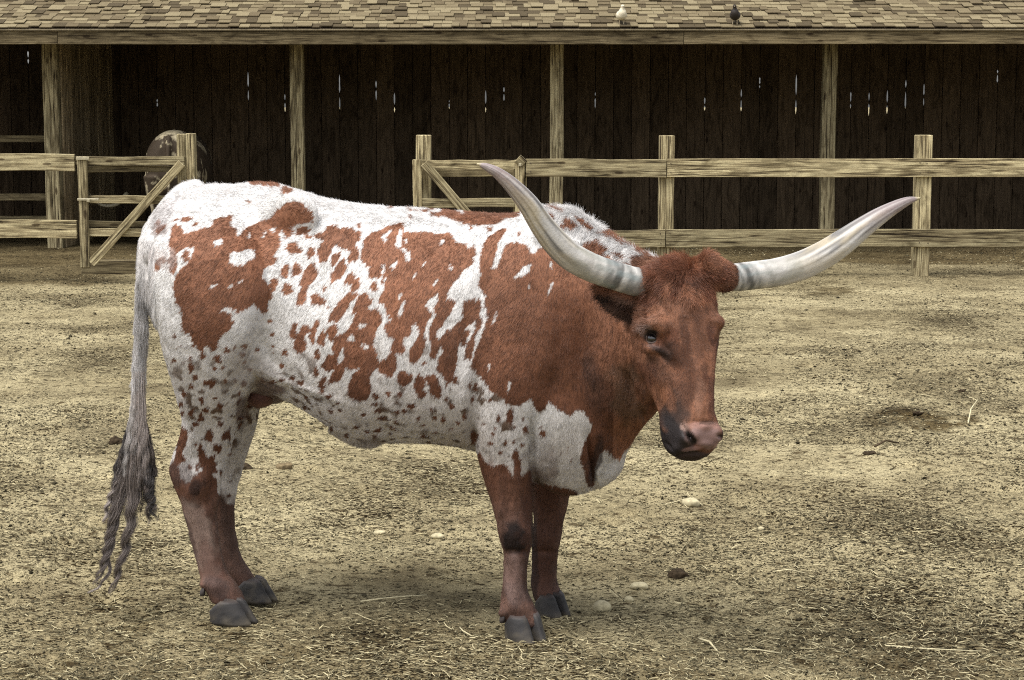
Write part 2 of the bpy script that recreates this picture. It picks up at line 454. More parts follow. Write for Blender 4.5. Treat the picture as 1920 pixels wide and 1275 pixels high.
rock('stone', 1427, 992, 11, 8, M['stone'], 'tiny white pebble on open dirt at the right', 'stone', 7, 0, G)
rock('wood_chunk', 534, 885, 34, 14, M['chunk'], 'blocky brown wood chunk on the dirt under the belly', 'wood chunk', 8, .55)
rock('dung_clod', 218, 834, 25, 17, M['clod'], 'round dark dung clod left of the tail switch', 'clod', 9)
rock('dung_clod', 458, 882, 30, 14, M['clod'], 'dark clod showing just behind the far hind leg', 'clod', 10)
rock('dung_clod', 1272, 1078, 40, 20, M['clod'], 'jagged dark clod on the dirt right of the stones', 'clod', 11, .3)
rock('dung_clod', 1630, 858, 26, 7, M['clod'], 'thin dark clod in the open yard at the right', 'clod', 12, .3)
rock('dung_clod', 1720, 781, 22, 7, M['clod'], 'dark clod in the churned dark patch', 'clod', 13, .3)
rock('dung_clod', 1804, 736, 16, 6, M['clod'], 'small dark clod above the churned dark patch', 'clod', 14, .3)

def stick(name, pts, r, mat, label, cat):
    P = []
    for (x, y, up) in pts:
        g = ground_at(x, y); g[2] = hgt(np.array([g[0]]), np.array([g[1]]))[0] + up; P.append(g)
    P = np.array(P); V = []; Fc = []
    for i, p in enumerate(P):
        d = P[min(i + 1, len(P) - 1)] - P[max(i - 1, 0)]; d /= np.linalg.norm(d)
        a = np.cross(d, (0, 0, 1)); a /= np.linalg.norm(a); b = np.cross(a, d)
        rr = r * (1 - 0.4 * i / len(P))
        for k in range(6):
            t = k * math.pi / 3; V.append(p + rr * (a * math.cos(t) + b * math.sin(t)))
    for i in range(len(P) - 1):
        for k in range(6): Fc.append((i * 6 + k, i * 6 + (k + 1) % 6, i * 6 + 6 + (k + 1) % 6, i * 6 + 6 + k))
    Fc.append(tuple(range(5, -1, -1))); Fc.append(tuple(range(len(P) * 6 - 6, len(P) * 6)))
    base = P[0].copy()
    me = mesh_np(name, np.array(V) - base, Fc, mat, True)
    tag(part(name, me, None, base), label, cat, 'pale straw stalks and twigs lying in the yard')
M['stalk'] = plain('straw_stalk', (0.52, 0.46, 0.29), 0.8, 0.2)
M['twig'] = plain('dark_twig', (0.07, 0.05, 0.03), 0.9, 0.1)
stick('straw_stalk', [(676, 1129, .006), (720, 1126, .012), (765, 1121, .01), (800, 1118, .007)], .0028, M['stalk'], 'long pale straw stalk lying left of the near front hoof', 'straw stalk')
stick('straw_stalk', [(862, 1180, .006), (868, 1192, .012), (885, 1198, .006)], .0025, M['stalk'], 'short bent straw stalk beside the near front hoof', 'straw stalk')
stick('straw_stalk', [(1245, 948, .006), (1270, 945, .012), (1298, 941, .02), (1318, 950, .008)], .0024, M['stalk'], 'straw stalk crossing the pale stone', 'straw stalk')
stick('straw_stalk', [(1310, 1196, .006), (1330, 1208, .015), (1345, 1220, .006)], .004, M['stalk'], 'forked pale stalk low in the foreground right of the near front hoof', 'straw stalk')
stick('straw_stalk', [(1660, 1213, .006), (1740, 1216, .01), (1840, 1216, .01)], .0026, M['stalk'], 'longest pale stalk near the bottom right of the yard', 'straw stalk')
stick('straw_stalk', [(1385, 1216, .006), (1420, 1218, .012), (1465, 1221, .006)], .0026, M['stalk'], 'straight pale stalk in the foreground, middle one of the bottom row', 'straw stalk')
stick('straw_stalk', [(1450, 1072, .006), (1480, 1073, .012), (1512, 1074, .006)], .0024, M['stalk'], 'thin pale stalk right of the jagged clod', 'straw stalk')
stick('twig', [(1815, 798, .004), (1820, 788, .05), (1832, 778, .09)], .004, M['stalk'], 'thin pale twig standing up beside the churned dark patch', 'twig')
stick('twig', [(1640, 848, .01), (1660, 843, .03), (1685, 838, .02)], .006, M['twig'], 'dark crooked twig in the open yard below the churned patch', 'twig')

# ------------------------------------------------------------------ shed
YP, YW, YE = 22.1, 25.0, 21.25        # posts, back wall, eave
shed = empty('open_shed', (0, YP, 0), 'long dark open-fronted timber shed with shingled roof behind the fences', 'shed')
def zx(px, py, Y):
    w = at(px, py, Y); return w[0], w[2]
zf0 = zx(960, 83, YE)[1]; zf1 = zx(960, 58, YE)[1]
for k, (pl, pr) in enumerate(((85, 113), (546, 571), (1031, 1056), (1540, 1566))):
    x0 = zx(pl, 250, YP)[0]; x1 = zx(pr, 250, YP)[0]
    me = board_mesh('post', x1 - x0, 0.15, 2.62, M['wood_z'], 0.008, 0.006, k)
    part('post', me, shed, ((x0 + x1) / 2, YP, 1.28))
for k, xx in enumerate((-8.3, 6.9)):
    me = board_mesh('post', 0.16, 0.15, 2.62, M['wood_z'], 0.008, 0.006, 20 + k)
    part('post', me, shed, (xx, YP, 1.28))
# fascia in boards butted end to end
XL, XR = -8.6, 8.6
joints = [XL, zx(520, 70, YE)[0] - 2.4, zx(1282, 70, YE)[0], XR]
for k in range(3):
    L = joints[k + 1] - joints[k] - 0.004
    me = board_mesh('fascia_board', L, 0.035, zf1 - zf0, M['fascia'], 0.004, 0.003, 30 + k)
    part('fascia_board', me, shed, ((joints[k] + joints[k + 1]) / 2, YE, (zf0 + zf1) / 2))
me = board_mesh('drip_edge', XR - XL, 0.05, 0.018, M['edge_metal'], 0.003)
part('drip_edge', me, shed, (0, YE - 0.022, zf1 + 0.012))
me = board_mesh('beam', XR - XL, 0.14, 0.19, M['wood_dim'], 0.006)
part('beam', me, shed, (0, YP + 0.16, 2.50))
# roof
SL = R(18.5)
ce, se = math.cos(SL), math.sin(SL)
RL = 4.6
eave = np.array([0, YE - 0.04, zf1 + 0.03])
roof_me = mesh_np('roof', [(XL, 0, -.02), (XR, 0, -.02), (XR, RL * ce, RL * se - .02), (XL, RL * ce, RL * se - .02),
                           (XL, 0, 0), (XR, 0, 0), (XR, RL * ce, RL * se), (XL, RL * ce, RL * se),
                           (XL, RL * ce + 1.2, RL * se - .5), (XR, RL * ce + 1.2, RL * se - .5), (XL, RL * ce + 1.2, RL * se - .53), (XR, RL * ce + 1.2, RL * se - .53)],
                  [(3, 2, 1, 0), (4, 5, 6, 7), (0, 1, 5, 4), (0, 4, 7, 3), (1, 2, 6, 5), (7, 6, 9, 8), (3, 10, 11, 2), (8, 9, 11, 10)], M['soffit'])
roof = part('roof', roof_me, shed, eave)
EXPO = 0.128
TH = 0.011
def shingle_verts(w, jog):
    y1 = EXPO * 1.35
    v = [(0, 0, 0), (w, 0, jog), (w, y1, 0), (0, y1, 0), (0, 0, TH), (w, 0, TH + jog), (w, y1, 0.002), (0, y1, 0.002)]
    return v, [(4, 5, 6, 7), (0, 1, 5, 4), (0, 4, 7, 3), (1, 2, 6, 5), (3, 2, 1, 0)]
SW = [0.085, 0.115, 0.14, 0.17]
shm = {}
for wi, w in enumerate(SW):
    for mi in range(4):
        v, f = shingle_verts(w - 0.004, 0)
        shm[wi, mi] = mesh_np('shingle', v, f, SH[mi])
def roof_pt(x, s, lift):
    return np.array([x, s * ce - lift * se, s * se + lift * ce])
rr = random.Random(3)
rowcount = int(RL / EXPO)
placed = 0
SV, SF, SMI = [], [], []
for row in range(rowcount):
    x = XL + rr.uniform(0, .1)
    s0 = row * EXPO - 0.012
    while x < XR - 0.18:
        wi = rr.choice([0, 1, 1, 2, 2, 3]); w = SW[wi]
        mi = rr.choices([0, 1, 2, 3], [3, 4, 3, 2])[0]
        s = s0 + rr.uniform(-0.004, 0.004); lift = 0.006 + rr.choice([0, 0.003, 0.007, 0.014])
        p = roof_pt(x, s, lift)
        if row < 3 and -6.05 < x < 6.05 and placed < 300:
            o = bpy.data.objects.new('shingle', shm[wi, mi]); C.objects.link(o); o.parent = roof
            o.location = p; o.rotation_euler = (SL, 0, 0)
            placed += 1
        else:
            v, f = shingle_verts(w - 0.004, 0)
            b = len(SV)
            for q in v:
                SV.append((p[0] + q[0], p[1] + q[1] * ce - q[2] * se, p[2] + q[1] * se + q[2] * ce))
            for ff in f: SF.append(tuple(b + i for i in ff)); SMI.append(mi)
        x += w
me = mesh_np('upper_shingles', SV, SF, SH)
me.polygons.foreach_set('material_index', SMI)
o = bpy.data.objects.new('upper_shingles', me); C.objects.link(o); o.parent = roof; o['kind'] = 'stuff'

# back wall, plank by plank, daylight through shrunken edges
wall = bpy.data.objects.new('back_wall', None); C.objects.link(wall); wall.parent = shed; wall.location = (0, YW - YP, 0)
slits = [(467, 132, 190), (532, 175, 212), (630, 137, 208), (727, 165, 212), (855, 187, 208), (920, 158, 213), (953, 162, 190), (1117, 171, 210),
         (1320, 182, 208), (1388, 165, 210), (1424, 140, 166), (1493, 137, 217), (1596, 165, 204), (1631, 172, 219), (1667, 167, 215), (1703, 148, 216), (1740, 155, 200),
         (50, 95, 120), (78, 150, 195), (306, 185, 200), (1886, 130, 160), (700, 150, 190)]
pw = 0.236
nP = int((XR - XL) / pw)
edges = XL + np.arange(nP + 1) * pw
notch = {}
for (sx, y0, y1) in slits:
    x = zx(sx, 180, YW)[0]; k = int(round((x - XL) / pw))
    if 0 < k < nP: notch.setdefault(k, []).append((zx(sx, y1, YW)[1], zx(sx, y0, YW)[1]))
for k in range(nP):
    a, b = edges[k] + 0.0, edges[k + 1]
    L, Rr = [], []
    def side(xe, spans, sgn):
        pts = [(xe, -0.05)]
        for (z0, z1) in sorted(spans):
            n = 7; prev = z0
            pts.append((xe, z0))
            for i in range(1, n):
                z = z0 + (z1 - z0) * i / n
                g = 0.006 + 0.005 * abs(math.sin(i * 2.3 + xe * 5))
                if (i + int(xe * 7)) % 4 == 0: g = -0.002
                pts.append((xe + sgn * g, z))
            pts.append((xe, z1))
        pts.append((xe, 3.7)); return pts
    L = side(a, notch.get(k, []), 1); Rr = side(b, notch.get(k + 1, []), -1)
    poly = L + Rr[::-1]
    xc = (a + b) / 2
    yo = rr.uniform(-0.004, 0.004)
    bm = bmesh.new()
    vs = [bm.verts.new((p[0] - xc, 0, p[1])) for p in poly]
    f = bm.faces.new(vs)
    ext = bmesh.ops.extrude_face_region(bm, geom=[f])
    for v in ext['geom']:
        if isinstance(v, bmesh.types.BMVert): v.co.y += 0.022
    # shallow chamfer of the front arris so that every joint reads
    for v in vs:
        v.co.x *= 0.955 if abs(v.co.x) > 0.1 else 1
    for v in bm.verts:
        if v.co.y > 0.01: v.co.x += 0.0018 * (1 if v.co.x > 0 else -1)
    bmesh.ops.recalc_face_normals(bm, faces=bm.faces[:])
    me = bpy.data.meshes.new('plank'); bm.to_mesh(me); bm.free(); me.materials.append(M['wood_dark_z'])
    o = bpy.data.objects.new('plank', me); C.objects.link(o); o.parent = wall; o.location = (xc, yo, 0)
# end walls and the partition behind the left post
px_ = zx(117, 250, YP)[0]
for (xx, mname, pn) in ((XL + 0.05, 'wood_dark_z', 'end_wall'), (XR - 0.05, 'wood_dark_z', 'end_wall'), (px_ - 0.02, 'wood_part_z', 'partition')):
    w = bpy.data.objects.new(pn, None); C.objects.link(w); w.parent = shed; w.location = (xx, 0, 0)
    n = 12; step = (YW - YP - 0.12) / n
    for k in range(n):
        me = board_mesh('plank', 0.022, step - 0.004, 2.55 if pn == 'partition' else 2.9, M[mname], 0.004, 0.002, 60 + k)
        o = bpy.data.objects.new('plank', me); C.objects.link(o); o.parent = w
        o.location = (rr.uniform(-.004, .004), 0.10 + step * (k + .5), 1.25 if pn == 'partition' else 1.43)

# ------------------------------------------------------------------ fences and gates
def hboard(name, parent, pl, pr, y0, y1, Y, mat='wood_x', th=0.04, seed=0, wob=0.006, slope=0):
    a = at(pl, y0, Y); b = at(pr, y1, Y)
    sx = b[0] - a[0]; sz = a[2] - b[2]
    me = board_mesh(name, sx, th, sz, M[mat], 0.004, wob, seed)
    o = part(name, me, parent, ((a[0] + b[0]) / 2, Y, (a[2] + b[2]) / 2))
    o.rotation_euler[1] = slope
    return o
def vpost(name, parent, pl, pr, ytop, Y, zbot=-0.12, mat='wood_z', th=None, seed=0, zb_px=None):
    mid = (pl + pr) / 2
    a = at(pl, ytop, Y); b = at(pr, ytop, Y)
    if zb_px: zbot = at(mid, zb_px, Y)[2]
    w = b[0] - a[0]
    me = board_mesh(name, w, th or w, a[2] - zbot, M[mat], 0.006, 0.003, seed)
    return part(name, me, parent, ((a[0] + b[0]) / 2, Y, (a[2] + zbot) / 2))
def diag(name, parent, p0, p1, wpx, Y, mat='wood_x', th=0.03, seed=0):
    a = at(p0[0], p0[1], Y); b = at(p1[0], p1[1], Y)
    d = b - a; L = math.hypot(d[0], d[2]); w = wpx / scale_at(Y, .8)
    me = board_mesh(name, L, th, w, M[mat], 0.004, 0.001, seed)
    o = part(name, me, parent, (a + b) / 2); o.rotation_euler[1] = -math.atan2(d[2], d[0]); return o
YF = 18.85
fr = empty('right_fence', (at(1242, 400, YF)[0], YF, 0), 'two-rail weathered board fence running to the right in front of the shed', 'fence')
vpost('post', fr, 1236, 1264, 254, YF, seed=1)
vpost('post', fr, 1717, 1746, 253, YF, seed=2)
vpost('post', fr, 2205, 2234, 253, YF, seed=3)
vpost('post', fr, 963, 988, 300, YF + 0.02, seed=4)
ytop = YF - 0.075 - 0.022
hboard('rail', fr, 986, 1249, 298.5, 332, ytop, seed=5)
hboard('rail', fr, 1250.5, 2100, 297.5, 332, ytop, seed=6)
hboard('rail', fr, 986, 1247, 431, 464, ytop, seed=7)
hboard('rail', fr, 1248.5, 2100, 429.5, 463, ytop, seed=8)
o = part('post_cap', board_mesh('post_cap', 0.085, 0.14, 0.085, M['wood_x'], 0.004), fr, at(977, 302, YF - .05)); o.rotation_euler[1] = R(42)
# nails
nm = mesh_np('nail', [(0.006 * math.cos(k * 1.047), 0, 0.006 * math.sin(k * 1.047)) for k in range(6)] + [(0.006 * math.cos(k * 1.047), -0.004, 0.006 * math.sin(k * 1.047)) for k in range(6)],
             [tuple(range(6, 12))] + [(k, (k + 1) % 6, 6 + (k + 1) % 6, 6 + k) for k in range(6)], M['iron_dark'])
for (x, y) in ((1240, 306), (1241, 322), (1258, 306), (1258, 323), (1238, 438), (1239, 456), (1256, 437), (1256, 456), (1725, 305), (1738, 306), (1725, 324), (1740, 323), (1722, 437), (1738, 437), (1724, 455), (1740, 456), (995, 306), (995, 322)):
    part('nail', nm, fr, at(x, y, ytop - 0.020))
YG = YF - 0.06
gr = empty('braced_gate', (at(870, 400, YG)[0], YG, 0), 'small braced wooden gate behind the back of the spotted longhorn', 'gate')
vpost('stile', gr, 774, 791, 299, YG - .02, zbot=0.08, th=.04, seed=11)
vpost('stile', gr, 966, 984, 300, YG - .025, zbot=0.08, th=.04, seed=12)
hboard('rail', gr, 791.5, 965.5, 300, 317, YG - .02, th=.035, seed=13)
hboard('rail', gr, 791.5, 965.5, 372, 389, YG - .02, th=.035, seed=14)
hboard('rail', gr, 791.5, 965.5, 462, 480, YG - .02, th=.035, seed=15)
diag('brace', gr, (795, 306), (935, 470), 17, YG - .055, seed=16)
part('latch', board_mesh('latch', .028, .02, .03, M['iron'], .003), gr, at(975, 309, YG - .055))
vpost_g = empty('gate_post', (at(793, 400, YF)[0], YF + .08, 0), 'square weathered post carrying the braced gate, left end of the right fence', 'post')
vpost('shaft', vpost_g, 780, 808, 253, YF + .08, seed=17)
# a second rail seen just behind the gate's top rail
hboard('rail', vpost_g, 800, 968, 317, 331, YF + .2, mat='wood_dim', seed=18)

# left: front fence, gate, gate post
YL = 17.9
fl = empty('left_fence', (at(60, 400, YL)[0], YL, 0), 'two-rail weathered board fence at the left edge, ending at the latched gate', 'fence')
hboard('rail', fl, -260, 141, 288, 320, YL, seed=21)
hboard('rail', fl, -260, 145, 412, 446, YL, seed=22)
vpost('post', fl, -60, -30, 250, YL + .1, seed=23)
YQ = YL + 0.0
gl = empty('braced_gate', (at(250, 400, YQ)[0], YQ, 0), 'wooden gate with long diagonal brace at the left behind the tail', 'gate')
vpost('stile', gl, 145.5, 163, 293, YQ - .03, th=.04, seed=24, zb_px=502)
hboard('rail', gl, 141.5, 346, 293.5, 310, YQ + .01, th=.035, seed=25)
hboard('rail', gl, 164, 336, 311, 323, YQ + .06, mat='wood_dim', th=.035, seed=26)
hboard('rail', gl, 164, 345, 367, 382, YQ + .01, th=.035, seed=27)
hboard('rail', gl, 164, 345, 428, 443, YQ + .01, th=.035, seed=28)
hboard('rail', gl, 164, 345, 414, 426, YQ + .06, mat='wood_dim', th=.035, seed=29)
diag('brace', gl, (171, 494), (341, 306), 16, YQ - .03, seed=30)
part('hinge', board_mesh('hinge', .12, .012, .03, M['iron'], .003), gl, at(155, 297, YQ - .06))
part('hinge', board_mesh('hinge', .20, .012, .022, M['iron'], .003), gl, at(165, 374, YQ - .06))
part('bolt', board_mesh('bolt', .03, .03, .03, M['iron'], .003), gl, at(166, 376, YQ - .075))
glp = empty('gate_post', (at(350, 400, YQ)[0], YQ + .1, 0), 'split weathered post at the right end of the diagonal-braced gate', 'post')
vpost('shaft', glp, 333, 349, 251, YQ + .10, seed=31, th=.16)
vpost('shaft', glp, 349.8, 366, 250, YQ + .11, seed=32, th=.16)
# sill timber on the ground at the gate
sl = empty('ground_sill', (at(210, 505, 18.6)[0], 18.6, 0), 'long low timber sill on the ground under the left gate', 'sill')
a = at(150, 492, 18.8)
part('beam', board_mesh('beam', 2.6, .14, .16, M['wood_dim'], .01, .004), sl, (a[0] + 1.3, 18.9, .05))
# inner pen rails seen behind the left post
YI = 22.6
fi = empty('inner_pen_fence', (at(50, 400, YI)[0], YI, 0), 'dim three-rail pen fence inside the shed behind the left post', 'fence')
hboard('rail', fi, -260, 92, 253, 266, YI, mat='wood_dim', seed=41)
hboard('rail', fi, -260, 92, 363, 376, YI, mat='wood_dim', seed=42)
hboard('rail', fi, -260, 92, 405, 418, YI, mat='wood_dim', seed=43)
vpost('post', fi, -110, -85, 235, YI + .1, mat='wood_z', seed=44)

# ------------------------------------------------------------------ the longhorn
def interp(keys, n):
    """smooth (Catmull-Rom) interpolation of parameter rows"""
    K = np.array(keys, float); m = len(K)
    t = np.linspace(0, m - 1, n); i = np.clip(t.astype(int), 0, m - 2); f = (t - i)[:, None]
    P = np.vstack([2 * K[0] - K[1], K, 2 * K[-1] - K[-2]])
    p0, p1, p2, p3 = P[i], P[i + 1], P[i + 2], P[i + 3]
    return 0.5 * ((2 * p1) + (-p0 + p2) * f + (2 * p0 - 5 * p1 + 4 * p2 - p3) * f ** 2 + (-p0 + 3 * p1 - 3 * p2 + p3) * f ** 3)
def loft(rings):
    Rg = np.array(rings); m, k, _ = Rg.shape
    V = Rg.reshape(-1, 3); Fc = []
    for i in range(m - 1):
        for j in range(k):
            Fc.append((i * k + j, i * k + (j + 1) % k, (i + 1) * k + (j + 1) % k, (i + 1) * k + j))
    c0 = len(V); V = np.vstack([V, Rg[0].mean(0), Rg[-1].mean(0)])
    for j in range(k):
        Fc.append((c0, (j + 1) % k, j)); Fc.append((c0 + 1, (m - 1) * k + j, (m - 1) * k + (j + 1) % k))
    return V, Fc
TH_ = np.linspace(0, 2 * math.pi, 40, endpoint=False)
def limb(keys, n=40, ex=2.3):
    """keys: py, left px, right px, world Y of the centre, half depth (m) -> stacked horizontal sections"""
    rings = []
    for (py, l, r, Y, hd) in interp(keys, n):
        a = at(l, py, Y); b = at(r, py, Y); c = (a + b) / 2; hw = (b[0] - a[0]) / 2
        ct, st = np.cos(TH_), np.sin(TH_)
        rings.append(np.stack([c[0] + hw * np.sign(ct) * np.abs(ct) ** (2 / ex), c[1] + hd * np.sign(st) * np.abs(st) ** (2 / ex), np.full(40, c[2])], -1))
    return loft(rings)
def tube(keys, n=40, k=24):
    """keys: px, py, Y, radius in px, flattening"""
    K = interp(keys, n)
    P = np.array([at(a, b, c) for a, b, c, _, _ in K])
    T = np.gradient(P, axis=0); T /= np.linalg.norm(T, axis=1)[:, None]
    ref = np.array([0, 1.0, 0.15]); rings = []
    t = np.linspace(0, 2 * math.pi, k, endpoint=False)
    for p, d, (_, _, Y, rp, fl) in zip(P, T, K):
        a = np.cross(d, ref); a /= np.linalg.norm(a); b = np.cross(a, d)
        r = max(rp, .3) / scale_at(Y, p[2])
        rings.append(p + r * (np.cos(t)[:, None] * a + fl * np.sin(t)[:, None] * b))
    return loft(rings)
def blob(px, py, Y, rx, rz, ry, yaw=0):
    """ellipsoid, rx/rz in px, ry depth in m"""
    u = np.linspace(0, math.pi, 18)[1:-1]
    s = scale_at(Y, 1); c = at(px, py, Y); ca, sa = math.cos(yaw), math.sin(yaw); rings = []
    for a in u:
        x = rx / s * math.sin(a) * np.cos(TH_); y = ry * math.sin(a) * np.sin(TH_)
        rings.append(np.stack([c[0] + x * ca - y * sa, c[1] + x * sa + y * ca, np.full(40, c[2] + rz / s * math.cos(a))], -1))
    return loft(rings)
YAW = R(14)
LAT = np.array([math.sin(YAW), math.cos(YAW), 0])
def ymid(px): return 6.27 - (px - 460) * 0.00040
def torso(keys, n=90):
    """keys: px, top py, bottom py, half width (m), height of widest point (0..1), squareness"""
    rings = []
    for (px, t, b, hw, wide, sq) in interp(keys, n):
        Y = ymid(px); a = at(px, t, Y); c = at(px, b, Y)
        z = (a[2] + c[2]) / 2; h = (a[2] - c[2]) / 2
        ct, st = np.cos(TH_), np.sin(TH_)
        zz = np.sign(ct) * np.abs(ct) ** (2 / 2.15)
        w = hw * np.sign(st) * np.abs(st) ** (2 / sq)
        shift = (wide - 0.5) * 2 * (1 - zz ** 2)
        cen = np.array([(a[0] + c[0]) / 2, Y, 0])
        rings.append(np.stack([cen[0] + LAT[0] * w, cen[1] + LAT[1] * w, z + h * (zz - shift * .9)], -1))
    return loft(rings)
parts = []
parts.append(torso([
    (276, 428, 505, .05, .5, 2.2), (290, 408, 560, .12, .5, 2.3), (312, 382, 610, .18, .5, 2.3), (345, 356, 650, .215, .45, 2.3), (392, 347, 690, .24, .42, 2.3),
    (440, 346, 720, .262, .42, 2.3), (492, 341, 740, .272, .45, 2.2), (540, 350, 748, .275, .5, 2.15), (590, 367, 770, .29, .53, 2.15), (640, 377, 800, .31, .56, 2.15), (700, 385, 823, .325, .57, 2.2),
    (780, 391, 826, .33, .58, 2.2), (850, 396, 832, .315, .58, 2.1), (910, 400, 846, .29, .55, 2.1), (960, 399, 868, .262, .55, 2.1), (1005, 392, 895, .245, .55, 2.15),
    (1045, 388, 922, .23, .55, 2.15), (1085, 398, 928, .205, .55, 2.1), (1120, 418, 915, .175, .52, 2.0), (1150, 440, 880, .15, .5, 1.9), (1176, 462, 830, .13, .48, 1.9), (1200, 482, 800, .115, .48, 1.9), (1225, 496, 780, .10, .48, 2)]))
# neck carrying the head forward of the shoulder, towards the viewer
def necksec(keys, n=30):
    rings = []
    for (px, t, b, Y, hw) in interp(keys, n):
        a = at(px, t, Y); c = at(px, b, Y); z = (a[2] + c[2]) / 2; h = (a[2] - c[2]) / 2
        ct, st = np.cos(TH_), np.sin(TH_)
        d = np.array([0.75, 0.66]); w = hw * np.sign(st) * np.abs(st) ** (2 / 2.1)
        rings.append(np.stack([a[0] + d[0] * w, Y + d[1] * w, z + h * ct], -1))
    return loft(rings)
parts.append(necksec([(1080, 420, 880, 6.0, .15), (1120, 436, 850, 5.95, .15), (1160, 452, 815, 5.915, .13), (1200, 474, 790, 5.875, .115), (1235, 488, 765, 5.83, .105), (1262, 495, 735, 5.77, .10), (1280, 500, 700, 5.70, .09)]))
# dewlap and brisket fold
parts.append(tube([(1035, 860, 6.03, 50, 1.3), (1085, 874, 6.03, 50, 1.1), (1125, 868, 6.0, 42, .9), (1142, 835, 5.98, 36, .7), (1165, 795, 5.93, 36, .6), (1205, 745, 5.84, 38, .6)]))
parts.append(tube([(1060, 780, 6.02, 50, 1.2), (1066, 850, 6.0, 52, 1.1), (1080, 885, 6.0, 36, 1.0)]))
# near foreleg with shoulder and upper arm
YN = 5.99
parts.append(limb([(470, 960, 1060, 5.98, .06), (560, 915, 1075, 5.945, .12), (650, 888, 1075, 5.925, .135), (740, 880, 1060, 5.925, .13), (800, 884, 1030, 5.93, .115), (850, 894, 1012, 5.94, .10), (885, 903, 1003, 5.945, .088), (940, 920, 1000, 5.95, .072),
                   (985, 931, 999, 5.95, .062), (1010, 937, 998, 5.95, .058), (1034, 943, 993, 5.95, .05), (1060, 945, 989, 5.95, .042), (1090, 943, 988, 5.95, .040), (1112, 941, 991, 5.945, .043), (1135, 938, 1001, 5.94, .047), (1158, 943, 1012, 5.935, .047), (1172, 950, 1016, 5.93, .04)]))
# far foreleg
YFF = 6.27
parts.append(limb([(700, 980, 1080, 6.22, .1), (800, 985, 1080, 6.24, .1), (880, 992, 1074, 6.26, .085), (940, 998, 1065, YFF, .07), (980, 1000, 1056, YFF, .058), (1008, 998, 1052, YFF, .055), (1035, 998, 1046, YFF, .045), (1070, 997, 1044, YFF, .038), (1095, 996, 1047, YFF, .04),
                   (1118, 1000, 1058, YFF - .01, .044), (1138, 1010, 1066, YFF - .02, .04)]))
# near hind leg
YH = 6.17
parts.append(limb([(395, 335, 470, 6.12, .10), (450, 290, 500, 6.09, .155), (520, 281, 530, 6.08, .185), (590, 296, 530, 6.08, .19), (650, 308, 512, 6.09, .175), (700, 321, 492, 6.105, .15), (745, 334, 464, 6.12, .12), (785, 343, 447, 6.14, .092), (822, 337, 438, 6.155, .072), (858, 323, 429, YH, .06),
                   (882, 318, 421, YH, .056), (905, 324, 413, YH, .052), (935, 337, 410, YH, .045), (975, 349, 407, YH, .04), (1020, 360, 413, YH, .036), (1055, 370, 421, YH, .038), (1082, 377, 434, YH, .043), (1108, 388, 452, YH - .01, .045), (1130, 398, 462, YH - .015, .04)]))
# far hind leg
YHH = 6.44
parts.append(limb([(640, 380, 520, 6.36, .13), (700, 390, 505, 6.38, .12), (760, 392, 487, 6.4, .095), (800, 390, 478, 6.41, .075), (850, 380, 462, YHH - .01, .06), (880, 375, 455, YHH, .056), (920, 382, 444, YHH, .048), (960, 396, 439, YHH, .04), (1000, 408, 442, YHH, .036),
                   (1040, 415, 452, YHH, .036), (1068, 424, 468, YHH, .042), (1090, 440, 482, YHH, .042), (1105, 448, 490, YHH, .036)]))
# flank fold, udder bed, navel flap, hip bones, tail head
parts.append(tube([(470, 640, 6.02, 40, .9), (500, 675, 6.03, 34, .8), (545, 690, 6.03, 40, .8), (600, 700, 6.03, 40, .6)]))
parts.append(blob(508, 722, 6.30, 50, 34, .12))
parts.append(tube([(630, 788, 6.2, 26, .9), (662, 812, 6.2, 24, .5), (692, 830, 6.2, 14, .4), (720, 818, 6.2, 16, .4), (760, 808, 6.2, 20, .5)]))
parts.append(blob(540, 404, 6.045, 60, 50, .034, -YAW))
parts.append(blob(300, 470, 6.16, 32, 44, .07))
parts.append(blob(1045, 432, 6.03, 60, 42, .10))
# tail: root along the rump, then hanging straight
parts.append(tube([(380, 352, 6.28, 16, 1), (345, 364, 6.27, 19, 1), (310, 398, 6.24, 19, 1), (284, 436, 6.21, 17, 1), (270, 480, 6.20, 15, 1), (267, 540, 6.20, 11.5, 1), (265, 620, 6.20, 10.5, 1), (261, 700, 6.20, 10, 1), (259, 770, 6.20, 10, 1), (256, 830, 6.20, 11, 1), (254, 880, 6.2, 8, 1)], 70))
# head
FA = R(28)
HS = np.array([math.cos(FA), math.sin(FA), 0]); HF = np.array([math.sin(FA), -math.cos(FA), 0])
def headsec(keys, n=64):
    rings = []
    for (py, cx, Yf, wf, wm, D, wb) in interp(keys, n):
        c = at(cx, py, Yf)
        sg = [(0, 0), (wf * .55, -.002), (wf, -.012), (wm * .93, -.045 * D / .2), (wm, -.38 * D), (wb * 1.12, -.72 * D), (wb, -.9 * D), (wb * .5, -D)]
        sg = sg + [(0, -D * 1.01)] + [(-a, b) for a, b in sg[:0:-1]]
        S = np.array(sg + sg[:1])
        # resample the outline smoothly
        K = np.vstack([S[-2], S, S[1]]); m = len(S) - 1
        t = np.linspace(0, m, 40, endpoint=False); i = t.astype(int); f = (t - i)[:, None]
        p0, p1, p2, p3 = K[i], K[i + 1], K[i + 2], K[i + 3]
        Q = 0.5 * ((2 * p1) + (-p0 + p2) * f + (2 * p0 - 5 * p1 + 4 * p2 - p3) * f ** 2 + (-p0 + 3 * p1 - 3 * p2 + p3) * f ** 3)
        rings.append(c + Q[:, :1] * HS + Q[:, 1:] * HF)
    return loft(rings)
